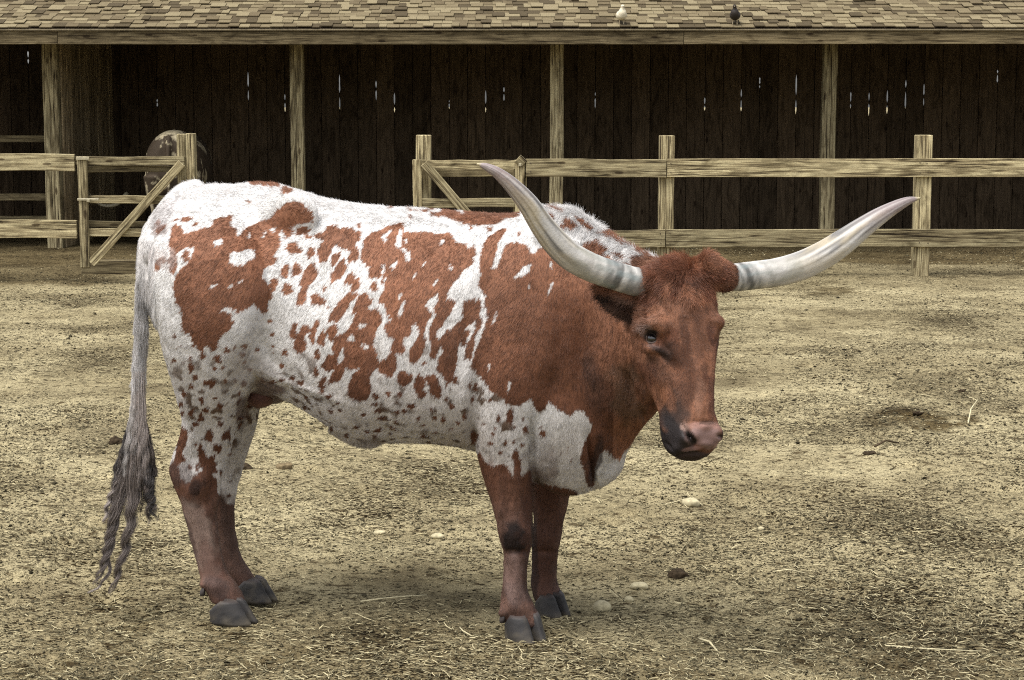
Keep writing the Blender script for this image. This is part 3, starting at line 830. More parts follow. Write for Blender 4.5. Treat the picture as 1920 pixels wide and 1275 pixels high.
parts.append(headsec([
    (494, 1290, 5.60, .04, .075, .10, .04), (505, 1291, 5.575, .065, .098, .14, .07), (525, 1293, 5.55, .085, .108, .18, .085), (560, 1298, 5.53, .09, .11, .21, .09), (592, 1303, 5.515, .09, .118, .235, .09),
    (620, 1307, 5.50, .088, .124, .25, .088), (645, 1309, 5.49, .08, .116, .255, .086), (675, 1311, 5.475, .064, .100, .25, .082), (705, 1313, 5.46, .056, .086, .235, .076), (735, 1315, 5.445, .050, .075, .21, .068),
    (765, 1317, 5.43, .046, .066, .178, .058), (790, 1320, 5.42, .048, .068, .158, .062), (808, 1322, 5.412, .055, .072, .150, .070), (826, 1322, 5.41, .058, .074, .142, .070), (842, 1318, 5.418, .054, .072, .130, .062), (855, 1312, 5.435, .040, .058, .105, .046), (864, 1304, 5.455, .018, .032, .075, .022)]))
hc = at(1309, 632, 5.495)
def hpt(s, py, g, cx=1309, Yf=5.495): return at(cx, py, Yf) + HS * s + HF * g
def wblob(c, rx, ry, rz, yaw=FA):
    u = np.linspace(0, math.pi, 18)[1:-1]; ca, sa = math.cos(yaw), math.sin(yaw); rings = []
    for a in u:
        x = rx * math.sin(a) * np.cos(TH_); y = ry * math.sin(a) * np.sin(TH_)
        rings.append(np.stack([c[0] + x * ca - y * sa, c[1] + x * sa + y * ca, np.full(40, c[2] + rz * math.cos(a))], -1))
    return loft(rings)
# brow ridges / eye sockets, poll, horn bosses, nostril wings
for s in (-1, 1):
    e_ = .100 if s < 0 else .082
    parts.append(wblob(hpt(e_ * s, 612, -.055), .036, .045, .034))
    parts.append(wblob(hpt((e_ - .002) * s, 655, -.075), .026, .045, .028))
    parts.append(wblob(hpt(.042 * s, 818, -.020, 1322, 5.412), .030, .030, .026))
parts.append(wblob(hpt(0, 510, -.06, 1291, 5.57), .046, .055, .046))
parts.append(tube([(1262, 508, 5.60, 26, 1), (1238, 520, 5.585, 29, 1), (1216, 528, 5.57, 29, 1), (1206, 530, 5.565, 27, 1)]))
parts.append(wblob(hpt(.062, 528, -.06, 1296, 5.56), .05, .06, .055))
parts.append(tube([(1312, 498, 5.60, 24, 1), (1326, 503, 5.61, 28, 1), (1340, 512, 5.62, 29, 1), (1358, 519, 5.635, 27.5, 1), (1368, 521, 5.645, 26, 1)]))
# lower lip and chin
parts.append(wblob(hpt(0, 853, -.045, 1312, 5.43), .040, .045, .016))
# near ear, pointing back behind the horn; far ear
def ear(keys, upd):
    K = interp(keys, 16); rings = []
    P = np.array([at(a, b, c) for a, b, c, _, _ in K]); T = np.gradient(P, axis=0); T /= np.linalg.norm(T, axis=1)[:, None]
    t = np.linspace(0, 2 * math.pi, 24, endpoint=False)
    for p, d, (_, _, Y, w, th) in zip(P, T, K):
        u = np.array(upd) - d * np.dot(upd, d); u /= np.linalg.norm(u); v = np.cross(d, u)
        s = scale_at(Y, 1)
        cup = -0.35 * (w / s) * (np.abs(np.cos(t)) ** 2)
        rings.append(p + (w / s) * np.cos(t)[:, None] * u + ((th / s) * np.sin(t) + cup * .6)[:, None] * v)
    return loft(rings)
parts.append(ear([(1222, 572, 5.62, 14, 12), (1204, 576, 5.60, 20, 10), (1182, 574, 5.585, 27, 8), (1158, 563, 5.58, 28, 6), (1134, 549, 5.58, 21, 6), (1118, 538, 5.585, 12, 5), (1110, 531, 5.59, 4, 4)], (0.15, -.2, 1)))

def union_mesh(name, parts, voxel, smooth_it=6, adapt=0):
    bm = bmesh.new()
    for V, Fc in parts:
        vs = [bm.verts.new(v) for v in V]
        for f in Fc:
            try: bm.faces.new([vs[i] for i in f])
            except ValueError: pass
    bmesh.ops.recalc_face_normals(bm, faces=bm.faces[:])
    me = bpy.data.meshes.new('tmp'); bm.to_mesh(me); bm.free()
    o = bpy.data.objects.new('tmp', me); C.objects.link(o)
    m = o.modifiers.new('r', 'REMESH'); m.mode = 'VOXEL'; m.voxel_size = voxel; m.adaptivity = adapt
    s = o.modifiers.new('s', 'SMOOTH'); s.factor = 0.5; s.iterations = smooth_it
    dg = bpy.context.evaluated_depsgraph_get(); dg.update()
    out = bpy.data.meshes.new_from_object(o.evaluated_get(dg)); out.name = name
    bpy.data.objects.remove(o); bpy.data.meshes.remove(me)
    return out
def mesh_arrays(me):
    V = np.empty(len(me.vertices) * 3, np.float32); me.vertices.foreach_get('co', V)
    N = np.empty(len(me.vertices) * 3, np.float32); me.vertices.foreach_get('normal', N)
    return V.reshape(-1, 3).astype(np.float64), N.reshape(-1, 3).astype(np.float64)
body_me = union_mesh('body', parts, 0.0055, 14)
BV, BN = mesh_arrays(body_me)

# --- sculpting: px, py, rx, ry, angle (deg, counter-clockwise in the picture), height in m; only skin facing the near side
def seg(x0, y0, x1, y1, w, a, k=None):
    L = math.hypot(x1 - x0, y1 - y0); n = max(2, int(L / (w * 0.9)))
    ang = math.degrees(math.atan2(-(y1 - y0), x1 - x0))
    return [((x0 + x1) / 2, (y0 + y1) / 2, L / 1.7, w, ang, a)]
SC_ = []
SC_ += [(1294, 819, 18, 8, -58, -.020), (1290, 812, 8, 5, -30, -.008), (1322, 800, 12, 6, 0, .004), (1325, 832, 20, 6, 0, .004), (1355, 820, 5, 11, 70, -.012),       # nostrils
        (1305, 850, 40, 3, 6, -.006),                                                              # mouth line
        (1255, 838, 22, 3.5, -35, -.004),
        (1218, 632, 17, 13, 0, -.012), (1216, 607, 26, 8, 12, .009), (1222, 653, 22, 6, -18, .004), # eye socket, brow, lower lid
        (1240, 668, 24, 7, -40, -.0025), (1228, 700, 30, 14, -60, .005), (1265, 690, 26, 16, -70, -.006), # tear bone hollow, cheek
        (1196, 740, 10, 50, -25, -.003), (1283, 590, 26, 22, 0, .004), (1330, 690, 10, 60, 8, -.004), (1310, 720, 12, 70, 4, .004),
        (1345, 600, 22, 10, -20, .006), (1352, 640, 12, 16, 0, -.006)]
SC_ += seg(893, 690, 884, 800, 9, -.012) + seg(884, 800, 892, 850, 9, -.014) + seg(868, 700, 866, 790, 12, .006)        # crease behind the elbow
SC_ += seg(998, 790, 1000, 880, 7, -.016) + seg(1104, 820, 1116, 912, 6, -.014) + seg(1090, 835, 1100, 900, 10, .006)   # between arm and brisket, dewlap fold
SC_ += seg(930, 480, 900, 600, 26, -.010) + seg(985, 460, 950, 620, 34, .010) + seg(1010, 700, 1080, 760, 30, -.008)    # shoulder blade
SC_ += seg(1120, 560, 1090, 720, 30, -.010) + seg(1165, 560, 1150, 760, 20, .006) + seg(1180, 640, 1176, 790, 14, -.008) # neck muscles
SC_ += seg(330, 430, 470, 400, 34, -.012) + seg(420, 470, 520, 560, 40, .010) + seg(560, 440, 600, 560, 44, -.018)      # rump hollow, thigh, hunger hollow
SC_ += seg(610, 470, 650, 760, 12, .004) + seg(655, 470, 700, 770, 12, .004) + seg(700, 480, 745, 780, 12, .004) + seg(745, 480, 790, 790, 12, .003)
SC_ += seg(632, 470, 674, 765, 10, -.004) + seg(678, 470, 722, 770, 10, -.004) + seg(722, 480, 767, 780, 10, -.003)
SC_ += seg(612, 755, 680, 820, 7, -.007) + seg(650, 812, 740, 812, 4, -.004) + seg(300, 560, 330, 700, 12, .006) + seg(480, 640, 420, 760, 24, -.008)
SC_ += seg(400, 880, 395, 940, 10, -.007) + seg(340, 880, 372, 1000, 10, .005) + seg(405, 960, 428, 1050, 6, -.004)     # hock and tendon
SC_ += [(372, 905, 26, 30, 0, .010), (965, 1000, 24, 26, 0, .007), (970, 1035, 26, 8, 0, -.006), (965, 905, 14, 50, 5, .008)]
SC_ += seg(955, 1050, 958, 1110, 6, -.004) + [(968, 1140, 26, 14, 0, .005), (380, 1095, 10, 10, 0, .010), (942, 1150, 9, 10, 0, .010)]
SC_ += seg(1158, 600, 1160, 690, 9, -.012) + seg(1160, 690, 1196, 762, 9, -.014) + seg(1196, 762, 1236, 815, 8, -.012) + seg(1180, 620, 1188, 700, 12, .006) + seg(1190, 715, 1216, 752, 10, .006)
SC_ += seg(1252, 700, 1262, 770, 7, -.005) + seg(1235, 560, 1262, 600, 8, -.004) + seg(1190, 640, 1215, 720, 16, .005) + seg(1330, 560, 1340, 640, 8, -.004) + [(1290, 560, 14, 22, 0, .007), (1262, 845, 14, 8, 0, .004)]
SC_ += seg(545, 470, 590, 620, 30, -.010) + seg(500, 700, 620, 745, 6, .006) + seg(510, 720, 620, 765, 6, -.005) + seg(880, 560, 870, 700, 16, -.006)
SC_ += seg(936, 920, 945, 985, 7, .005) + seg(985, 900, 988, 975, 7, -.005) + seg(972, 1045, 966, 1105, 5, .003) + seg(1012, 950, 1010, 1000, 6, .004) + [(1020, 1005, 18, 20, 0, .006), (1020, 1035, 20, 7, 0, -.005), (1026, 1118, 18, 12, 0, .005)]
SC_ += seg(345, 700, 395, 860, 10, -.006) + seg(420, 760, 405, 860, 12, .005) + seg(385, 960, 402, 1060, 6, .004) + seg(352, 960, 380, 1070, 5, -.003) + [(404, 1098, 22, 14, 0, .006), (430, 935, 12, 16, 0, .006), (456, 1080, 14, 10, 0, .005)]
SC_ += seg(470, 500, 440, 700, 30, .008) + seg(350, 500, 345, 640, 18, -.006) + seg(810, 830, 700, 800, 10, -.004)
SC_ += seg(1198, 612, 1232, 604, 3.5, -.003) + seg(1204, 660, 1236, 668, 3, -.002) + seg(1240, 640, 1256, 660, 4, -.003) + seg(1262, 540, 1280, 575, 5, -.003) + seg(1306, 530, 1300, 580, 5, -.003) + seg(1275, 790, 1284, 806, 4, -.003) + seg(1300, 790, 1345, 790, 3, -.003)
def sculpt(V, N, strokes):
    qx, qy = pix(V)
    cdir = V - np.array([0, 0, CAMZ]); cdir /= np.linalg.norm(cdir, axis=1)[:, None]
    face = np.clip(-(N * cdir).sum(1) * 2.2, 0, 1)
    disp = np.zeros(len(V))
    for (a, b, rx, ry, ang, amt) in strokes:
        t = R(ang); dx = qx - a; dy = -(qy - b)
        u = dx * math.cos(t) + dy * math.sin(t); v = -dx * math.sin(t) + dy * math.cos(t)
        q = (u / rx) ** 2 + (v / ry) ** 2
        sel = q < 5
        disp[sel] += amt * (1.55 if a > 1170 else 1.6 if b > 860 else 1.3) * np.exp(-q[sel] * 1.3)
    disp *= face
    return V + N * disp[:, None]
far_cut = BV[:, 1] > 6.31
V2 = sculpt(BV, BN, SC_)
V2[far_cut] = BV[far_cut]
# loose skin and muscle: faint unevenness everywhere
V2 += BN * (0.0050 * fbm(V2, 7.0, 3) + 0.0020 * fbm(V2, 26.0, 2))[:, None]
body_me.vertices.foreach_set('co', V2.astype(np.float32).ravel()); body_me.update()
BV, BN = mesh_arrays(body_me)

# --- coat pattern, measured off the animal's flank in units of the photograph
def z7(pts): return [(260 + .3608 * x, 320 + .3608 * y) for x, y in pts]
def z8(pts): return [(700 + .3922 * x, 360 + .3922 * y) for x, y in pts]
def z5(pts): return [(820 + .4234 * x, 700 + .4234 * y) for x, y in pts]
def z4(pts): return [(150 + .5177 * x, 560 + .5177 * y) for x, y in pts]
def z2(pts): return [(500 + .3922 * x, .3922 * y) for x, y in pts]
X0, Y0, X1, Y1 = 230, 320, 1270, 1240
MASK = np.zeros((Y1 - Y0, X1 - X0), np.float32)
def poly(pts, val):
    P = np.array(pts); a = np.floor(P.min(0)).astype(int); b = np.ceil(P.max(0)).astype(int)
    xa, ya = max(a[0], X0), max(a[1], Y0); xb, yb = min(b[0] + 1, X1), min(b[1] + 1, Y1)
    if xb <= xa or yb <= ya: return
    gx, gy = np.meshgrid(np.arange(xa, xb) + .5, np.arange(ya, yb) + .5)
    ins = np.zeros(gx.shape, bool)
    for i in range(len(P)):
        x1, y1 = P[i]; x2, y2 = P[(i + 1) % len(P)]
        if y1 == y2: continue
        c = ((y1 > gy) != (y2 > gy)) & (gx < (x2 - x1) * (gy - y1) / (y2 - y1) + x1)
        ins ^= c
    MASK[ya - Y0:yb - Y0, xa - X0:xb - X0][ins] = val
def ell(lst, f, sc, val):
    for (x, y, rx, ry, *an) in lst:
        (a, b), = f([(x, y)]); t = R(an[0] if an else 0)
        k = np.linspace(0, 2 * math.pi, 15, endpoint=False)
        wob = 1 + 0.16 * np.sin(k * 3 + x) + 0.12 * np.sin(k * 5 + y)
        g_ = 1.07 if val else 1.0
        u = rx * sc * g_ * np.cos(k) * wob; v = ry * sc * g_ * np.sin(k) * wob
        poly(list(zip(a + u * math.cos(t) + v * math.sin(t), b - u * math.sin(t) + v * math.cos(t))), val)
A7, A8, A5, A4 = .3608, .3922, .4234, .5177
# the big hip patch
poly(z7([(770,165),(820,158),(860,170),(905,215),(915,245),(885,275),(830,285),(790,300),(740,310),(735,350),(745,380),(715,430),(690,455),(655,500),(640,545),(680,590),(700,620),(700,665),(670,680),(675,730),(655,745),(620,715),(600,690),(570,715),(520,740),(470,710),(440,715),(430,730),(480,745),(500,790),(480,830),(445,850),(420,880),(410,935),(380,940),(350,905),(345,935),(310,940),(300,900),(285,930),(280,870),(245,840),(225,810),(225,760),(215,710),(185,660),(180,610),(200,545),(220,510),(270,470),(290,400),(250,400),(200,430),(205,490),(180,540),(150,470),(170,430),(160,390),(170,300),(200,275),(235,290),(240,330),(280,315),(330,300),(380,290),(390,260),(430,240),(490,235),(485,280),(510,300),(515,345),(560,300),(620,270),(690,250),(720,210)]), 1)
poly(z7([(480,430),(500,420),(530,425),(570,405),(605,415),(610,455),(580,465),(550,490),(500,495),(475,475)]), 0)
ell([(418,372,24,18,20),(390,598,20,9,25),(530,578,14,7,20),(480,600,6,20,-20),(578,340,5,22,-10),(700,312,16,14,0),(660,330,4,30,-20)], z7, A7, 0)
ell([(100,490,18,32,-15),(132,465,15,18),(182,500,20,38,-10),(250,445,19,30),(253,250,30,13,10),(300,276,15,8,25),(200,255,16,8,20),(575,165,15,6),(120,300,34,14,40),(105,270,16,12,30)], z7, A7, 1)
ell([(780,322,28,24,30),(855,315,38,22,15),(935,340,22,15,10),(880,345,20,12),(800,400,30,28,30),(832,412,22,16,-10),(895,428,20,28,-20),(965,432,34,40,-20),(1000,335,45,50,-35),(1022,460,20,40,-25),
     (765,525,19,35,-10),(825,515,24,34,-15),(708,585,20,32,-10),(775,618,28,30,-30),(690,470,36,22,40),(655,490,16,22),(888,545,34,62,-30),(855,640,20,75,-18),(925,668,30,28,0),(955,682,16,22),
     (1045,520,26,66,-30),(1085,350,68,58,-25),(1120,440,24,42,-30),(1105,565,32,28,20),(1132,595,20,36,-25),(1225,602,20,24),(1232,520,34,42,-20),(1148,285,12,14),(910,265,8,6),(990,380,40,22,20),
     (1050,720,30,82,-32),(1165,690,34,56,-40),(1100,660,40,22,30),(1010,840,26,45,-15),(1048,895,26,66,-28),(810,835,17,44,-8),(848,880,28,72,-12),(880,825,16,15),(910,845,15,58,-12),(938,790,8,16),
     (955,872,20,40,-12),(930,958,19,26),(765,948,16,20),(1000,1000,40,44,-20),(1038,1055,26,66,-35),(925,1045,15,28),(960,1110,19,46,-10),(745,1018,14,13),(990,1175,15,14),(704,945,7,7),(555,995,10,9),
     (1300,1010,38,60,-22),(1235,1170,14,20),(1330,825,44,48,0),(1350,912,36,38,0),(1375,1080,25,40),(970,615,10,14),(990,705,9,9),(1005,540,10,9),
     (278,1025,15,24,-10),(335,965,16,16),(460,937,15,15),(500,920,8,8),(415,980,24,15,-20),(380,1105,22,20),(345,1100,10,12),(330,1190,16,14),(240,1160,8,18),(290,1075,10,14),(550,915,20,10),(620,930,14,12),(505,1092,12,10),
     (440,1020,12,10),(455,1090,10,10),(350,1245,18,14),(275,1258,16,14),(400,1180,14,8),(235,1000,6,8)], z7, A7, 1)
# the column of patches low on the barrel
poly(z7([(1130,740),(1160,715),(1250,718),(1272,775),(1240,830),(1222,900),(1242,960),(1230,1030),(1200,1080),(1215,1150),(1180,1200),(1110,1190),(1085,1160),(1097,1100),(1120,1050),(1075,1010),(1060,940),(1072,860),(1110,790)]), 1)
ell([(1165,808,17,13),(1110,870,16,20,20),(1180,912,24,8,-20),(1120,1040,30,8,10)], z7, A7, 0)
# upper barrel
poly(z8([(-60,330),(-45,230),(-8,195),(30,185),(70,165),(145,140),(150,190),(270,190),(300,200),(370,195),(400,240),(440,245),(470,270),(486,300),(480,345),(430,375),(410,410),(385,440),(360,480),(355,510),(400,520),(380,570),(345,610),(325,650),(300,665),(320,700),(370,640),(400,600),(425,600),(432,520),(510,505),(520,560),(500,610),(450,645),(420,690),(408,750),(398,850),(385,900),(360,920),(330,880),(305,850),(310,800),(340,760),(320,740),(300,800),(270,790),(280,720),(262,690),(240,770),(200,825),(170,800),(175,750),(215,690),(200,640),(175,690),(145,700),(135,720),(150,750),(100,770),(90,740),(110,700),(72,692),(60,650),(90,610),(70,595),(62,560),(30,530),(30,500),(62,450),(35,440),(50,390),(60,350),(10,345),(-30,360)]), 1)
ell([(125,225,13,50,-8),(150,282,22,10,-40),(170,312,12,26,-15),(65,205,28,9,35),(60,228,10,12),(100,350,12,20,-35),(138,560,10,42,-18),(300,430,4,26,-30),(370,360,6,18,10),(332,240,14,9,50),(155,235,8,12),(200,400,5,20,-30),(55,430,5,30,-20),(240,350,4,14,-30),(128,500,6,18,-20)], z8, A8, 0)
poly(z8([(245,545),(275,510),(312,485),(312,520),(290,560),(300,590),(275,640),(265,705),(246,695),(258,625),(285,585),(270,560)]), 0)
poly(z8([(408,520),(425,530),(418,575),(430,605),(395,640),(380,650),(330,650),(320,690),(300,690),(330,640),(385,600),(400,560)]), 0)
poly(z8([(185,640),(205,625),(220,680),(190,735),(165,765),(170,740),(200,690)]), 0)
ell([(75,832,38,52,-20),(153,890,36,32),(222,918,26,42,-15),(235,965,22,20),(285,905,28,34,20),(300,952,28,34,10),(185,1025,22,14),(15,980,14,14),(130,965,12,16),(375,1025,11,16),(355,990,7,16),(395,900,9,20),(462,925,10,14),(490,935,9,22),(475,995,10,14),
     (505,635,15,42,-15),(438,695,18,36,-20),(465,745,20,62,-15),(484,282,13,24,10),(20,820,20,24),(120,1050,16,8),(45,1082,26,9,-10),(215,1085,10,12),(240,1115,12,7),(25,1048,18,8,-15),(280,1040,10,9),(245,820,10,10),
     (100,1130,26,8,-20),(300,1150,12,6),(30,1138,18,9),(370,1135,14,5),(350,925,7,10),(10,1015,18,8),(185,120,10,5),(150,1050,12,10)], z8, A8, 1)
# neck, shoulder, chest: the largest brown field
poly(z8([(625,172),(640,180),(600,245),(588,300),(575,345),(588,365),(606,300),(640,242),(690,238),(735,255),(765,300),(800,258),(830,262),(900,300),(960,290),(1010,230),(1060,200),(1130,175),(1240,230),(1340,330),(1500,330),(1500,1250),(1290,1250),(1270,1180),(1200,1240),(1180,1290),(1110,1230),(1085,1250),(1060,1330),(1060,1400),(1030,1420),(1010,1330),(990,1280),(1010,1200),(1035,1150),(1048,1110),(1010,1055),(970,1040),(940,1070),(880,1035),(840,1000),(820,1040),(790,1052),(770,1040),(755,985),(720,1010),(690,1025),(640,1015),(620,980),(560,955),(545,925),(520,885),(480,850),(470,830),(490,760),(512,700),(535,650),(548,600),(545,570),(530,540),(540,500),(520,470),(500,440),(520,390),(505,370),(512,320),(525,255),(550,215),(590,190)]), 1)
ell([(720,380,46,17,38),(745,455,5,16,-5),(602,325,5,42,-15),(585,600,7,38,-22),(556,833,6,17),(650,930,8,26),(853,345,6,15),(845,460,5,40,-25),(495,517,5,16,-20),(575,358,9,5)], z8, A8, 0)
# pale mottled side of the crest, brown along its top
poly(z8([(735,110),(800,80),(850,95),(920,110),(985,165),(1040,200),(1100,205),(1150,230),(1240,270),(1330,325),(1320,350),(1230,350),(1150,330),(1110,290),(1080,225),(1020,235),(985,290),(940,290),(905,240),(850,215),(820,200),(805,262),(765,302),(735,255),(700,210)]), 0)
ell([(850,125,16,22,-40),(940,150,34,20,-45),(905,165,10,12),(1010,150,50,10,-40),(880,85,40,6,-15),(1020,260,12,26,-30),(1180,300,30,10,-25),(1110,265,22,12,-30),(700,200,7,9),(770,120,10,6)], z8, A8, 1)
# brown strip along the spine
poly(z8([(165,78),(240,92),(300,80),(360,88),(430,92),(520,88),(600,85),(680,86),(720,95),(700,115),(640,135),(590,152),(500,160),(440,150),(390,130),(330,112),(250,98),(180,90)]), 1)
ell([(310,110,40,8,-10),(460,105,10,5),(470,170,8,12),(180,128,10,5),(90,75,20,5),(560,175,14,14,-60)], z8, A8, 1)
ell([(300,95,40,7,10),(420,95,26,8,-10)], z8, A8, 0)
ell([(1080, 360, 28, 6, -5), (1120, 372, 10, 5)], lambda p: [(p[0][0] - 580, p[0][1] - 15)], 1, 1)
# foreleg: brown from above the knee, ragged upper edge; chest speckles
poly(z5([(150,348),(195,350),(215,392),(250,412),(300,400),(322,430),(335,462),(348,380),(375,378),(372,425),(368,455),(395,440),(415,420),(418,480),(620,520),(700,700),(700,1300),(150,1300)]), 1)
ell([(325,190,15,36),(395,248,12,18),(470,268,14,14),(275,200,9,16),(350,347,12,15),(380,315,12,9),(340,305,10,9),(305,303,7,8),(248,270,8,10),(380,200,7,8),(240,115,8,8),(280,350,8,7),(463,238,7,7),(578,333,6,6),(598,380,6,6),(548,358,5,5),(345,240,8,6),(70,145,10,14),(165,280,16,30),(145,55,6,10),(170,60,8,16),(160,115,8,14),(258,245,7,7),(350,375,14,34)], z5, A5, 1)
# hind leg
poly(z4([(318,600),(350,590),(362,640),(385,672),(402,660),(415,640),(440,622),(470,630),(495,650),(500,700),(530,740),(560,745),(575,690),(590,660),(700,700),(760,1300),(200,1300),(250,700)]), 1)
poly(z4([(372,455),(392,480),(388,530),(372,560),(385,585),(360,600),(330,620),(345,570),(355,520)]), 1)
ell([(450,590,16,50,20),(472,600,20,30,-20),(437,545,8,20),(470,498,14,24),(533,495,15,18),(500,540,15,19),(405,250,10,16),(345,135,6,8),(398,612,8,12),(425,610,6,14),(485,622,12,14,-30),(420,455,12,10),(445,370,10,8),(405,415,9,14),(440,430,12,16),(545,525,5,5),(512,625,5,12),(378,345,8,14),(420,285,8,10),(445,205,9,12),(500,218,12,12),(535,187,9,9),(420,530,6,6),(545,665,5,5),(540,715,7,7)], z4, A4, 1)
rd = random.Random(12)
for (xa, xb, ya, yb, n) in ((570, 880, 730, 822, 95), (325, 470, 640, 800, 60), (905, 995, 740, 850, 26), (480, 640, 600, 720, 34), (700, 870, 690, 760, 20), (345, 440, 800, 850, 12), (300, 470, 440, 640, 12), (640, 860, 560, 700, 16)):
    for _ in range(n):
        x, y = rd.uniform(xa, xb), rd.uniform(ya, yb)
        if MASK[max(0, int(y) - Y0 - 9):int(y) - Y0 + 9, max(0, int(x) - X0 - 9):int(x) - X0 + 9].max() > 0: continue
        r = rd.uniform(3.2, 5.6) * (1.25 if rd.random() < .15 else 1)
        ell([(x, y, r, r * rd.uniform(.65, 1.1), rd.uniform(-60, 20))], lambda p: p, 1, 1)
def blur(A, k):
    for _ in range(k):
        A = (A + np.roll(A, 1, 0) + np.roll(A, -1, 0)) / 3; A = (A + np.roll(A, 1, 1) + np.roll(A, -1, 1)) / 3
    return A
MB = blur(MASK, 2)
def streak(qx, qy, P, fine=1.0):
    """noise drawn out along the lie of the coat"""
    def one(ax, ay, off):
        a = qx * ax + qy * ay; c = -qx * ay + qy * ax
        return fbm(np.stack([a / 15 * fine, c / 2.6 * fine, P[:, 1] * 9], -1), 1.0, 2, off)
    nk = np.clip((qx - 940) / 120, 0, 1); legs = np.clip((qy - 840) / 80, 0, 1); nk = np.maximum(nk, legs)
    return one(-.62, .78, 3.0) * (1 - nk) + one(-.1, .99, 9.0) * nk
def patches(P, raw=False):
    """how brown the coat is at surface points P (0 white .. 1 brown)"""
    qx, qy = pix(P)
    # ragged edges, drawn out along the lie of the hair
    nk = np.clip((qx - 940) / 120, 0, 1); ax = -.62 * (1 - nk) - .1 * nk; ay = .78 * (1 - nk) + .99 * nk
    sk = streak(qx, qy, P)
    w1 = fbm(P, 45, 2, 4.0) * 1.6; w2 = fbm(P, 45, 2, 31.0) * 1.6
    x = np.clip(qx + w1 + sk * 4.8 * ax - X0, 0, X1 - X0 - 2); y = np.clip(qy + w2 + sk * 4.8 * ay - Y0, 0, Y1 - Y0 - 2)
    i = x.astype(int); j = y.astype(int); fx = x - i; fy = y - j
    m = (MB[j, i] * (1 - fx) + MB[j, i + 1] * fx) * (1 - fy) + (MB[j + 1, i] * (1 - fx) + MB[j + 1, i + 1] * fx) * fy
    m = np.where(qx > X1 - 4, 1.0, m)
    m = np.where((P[:, 1] < 5.85) & (qx > 1185), 1.0, m)
    return m
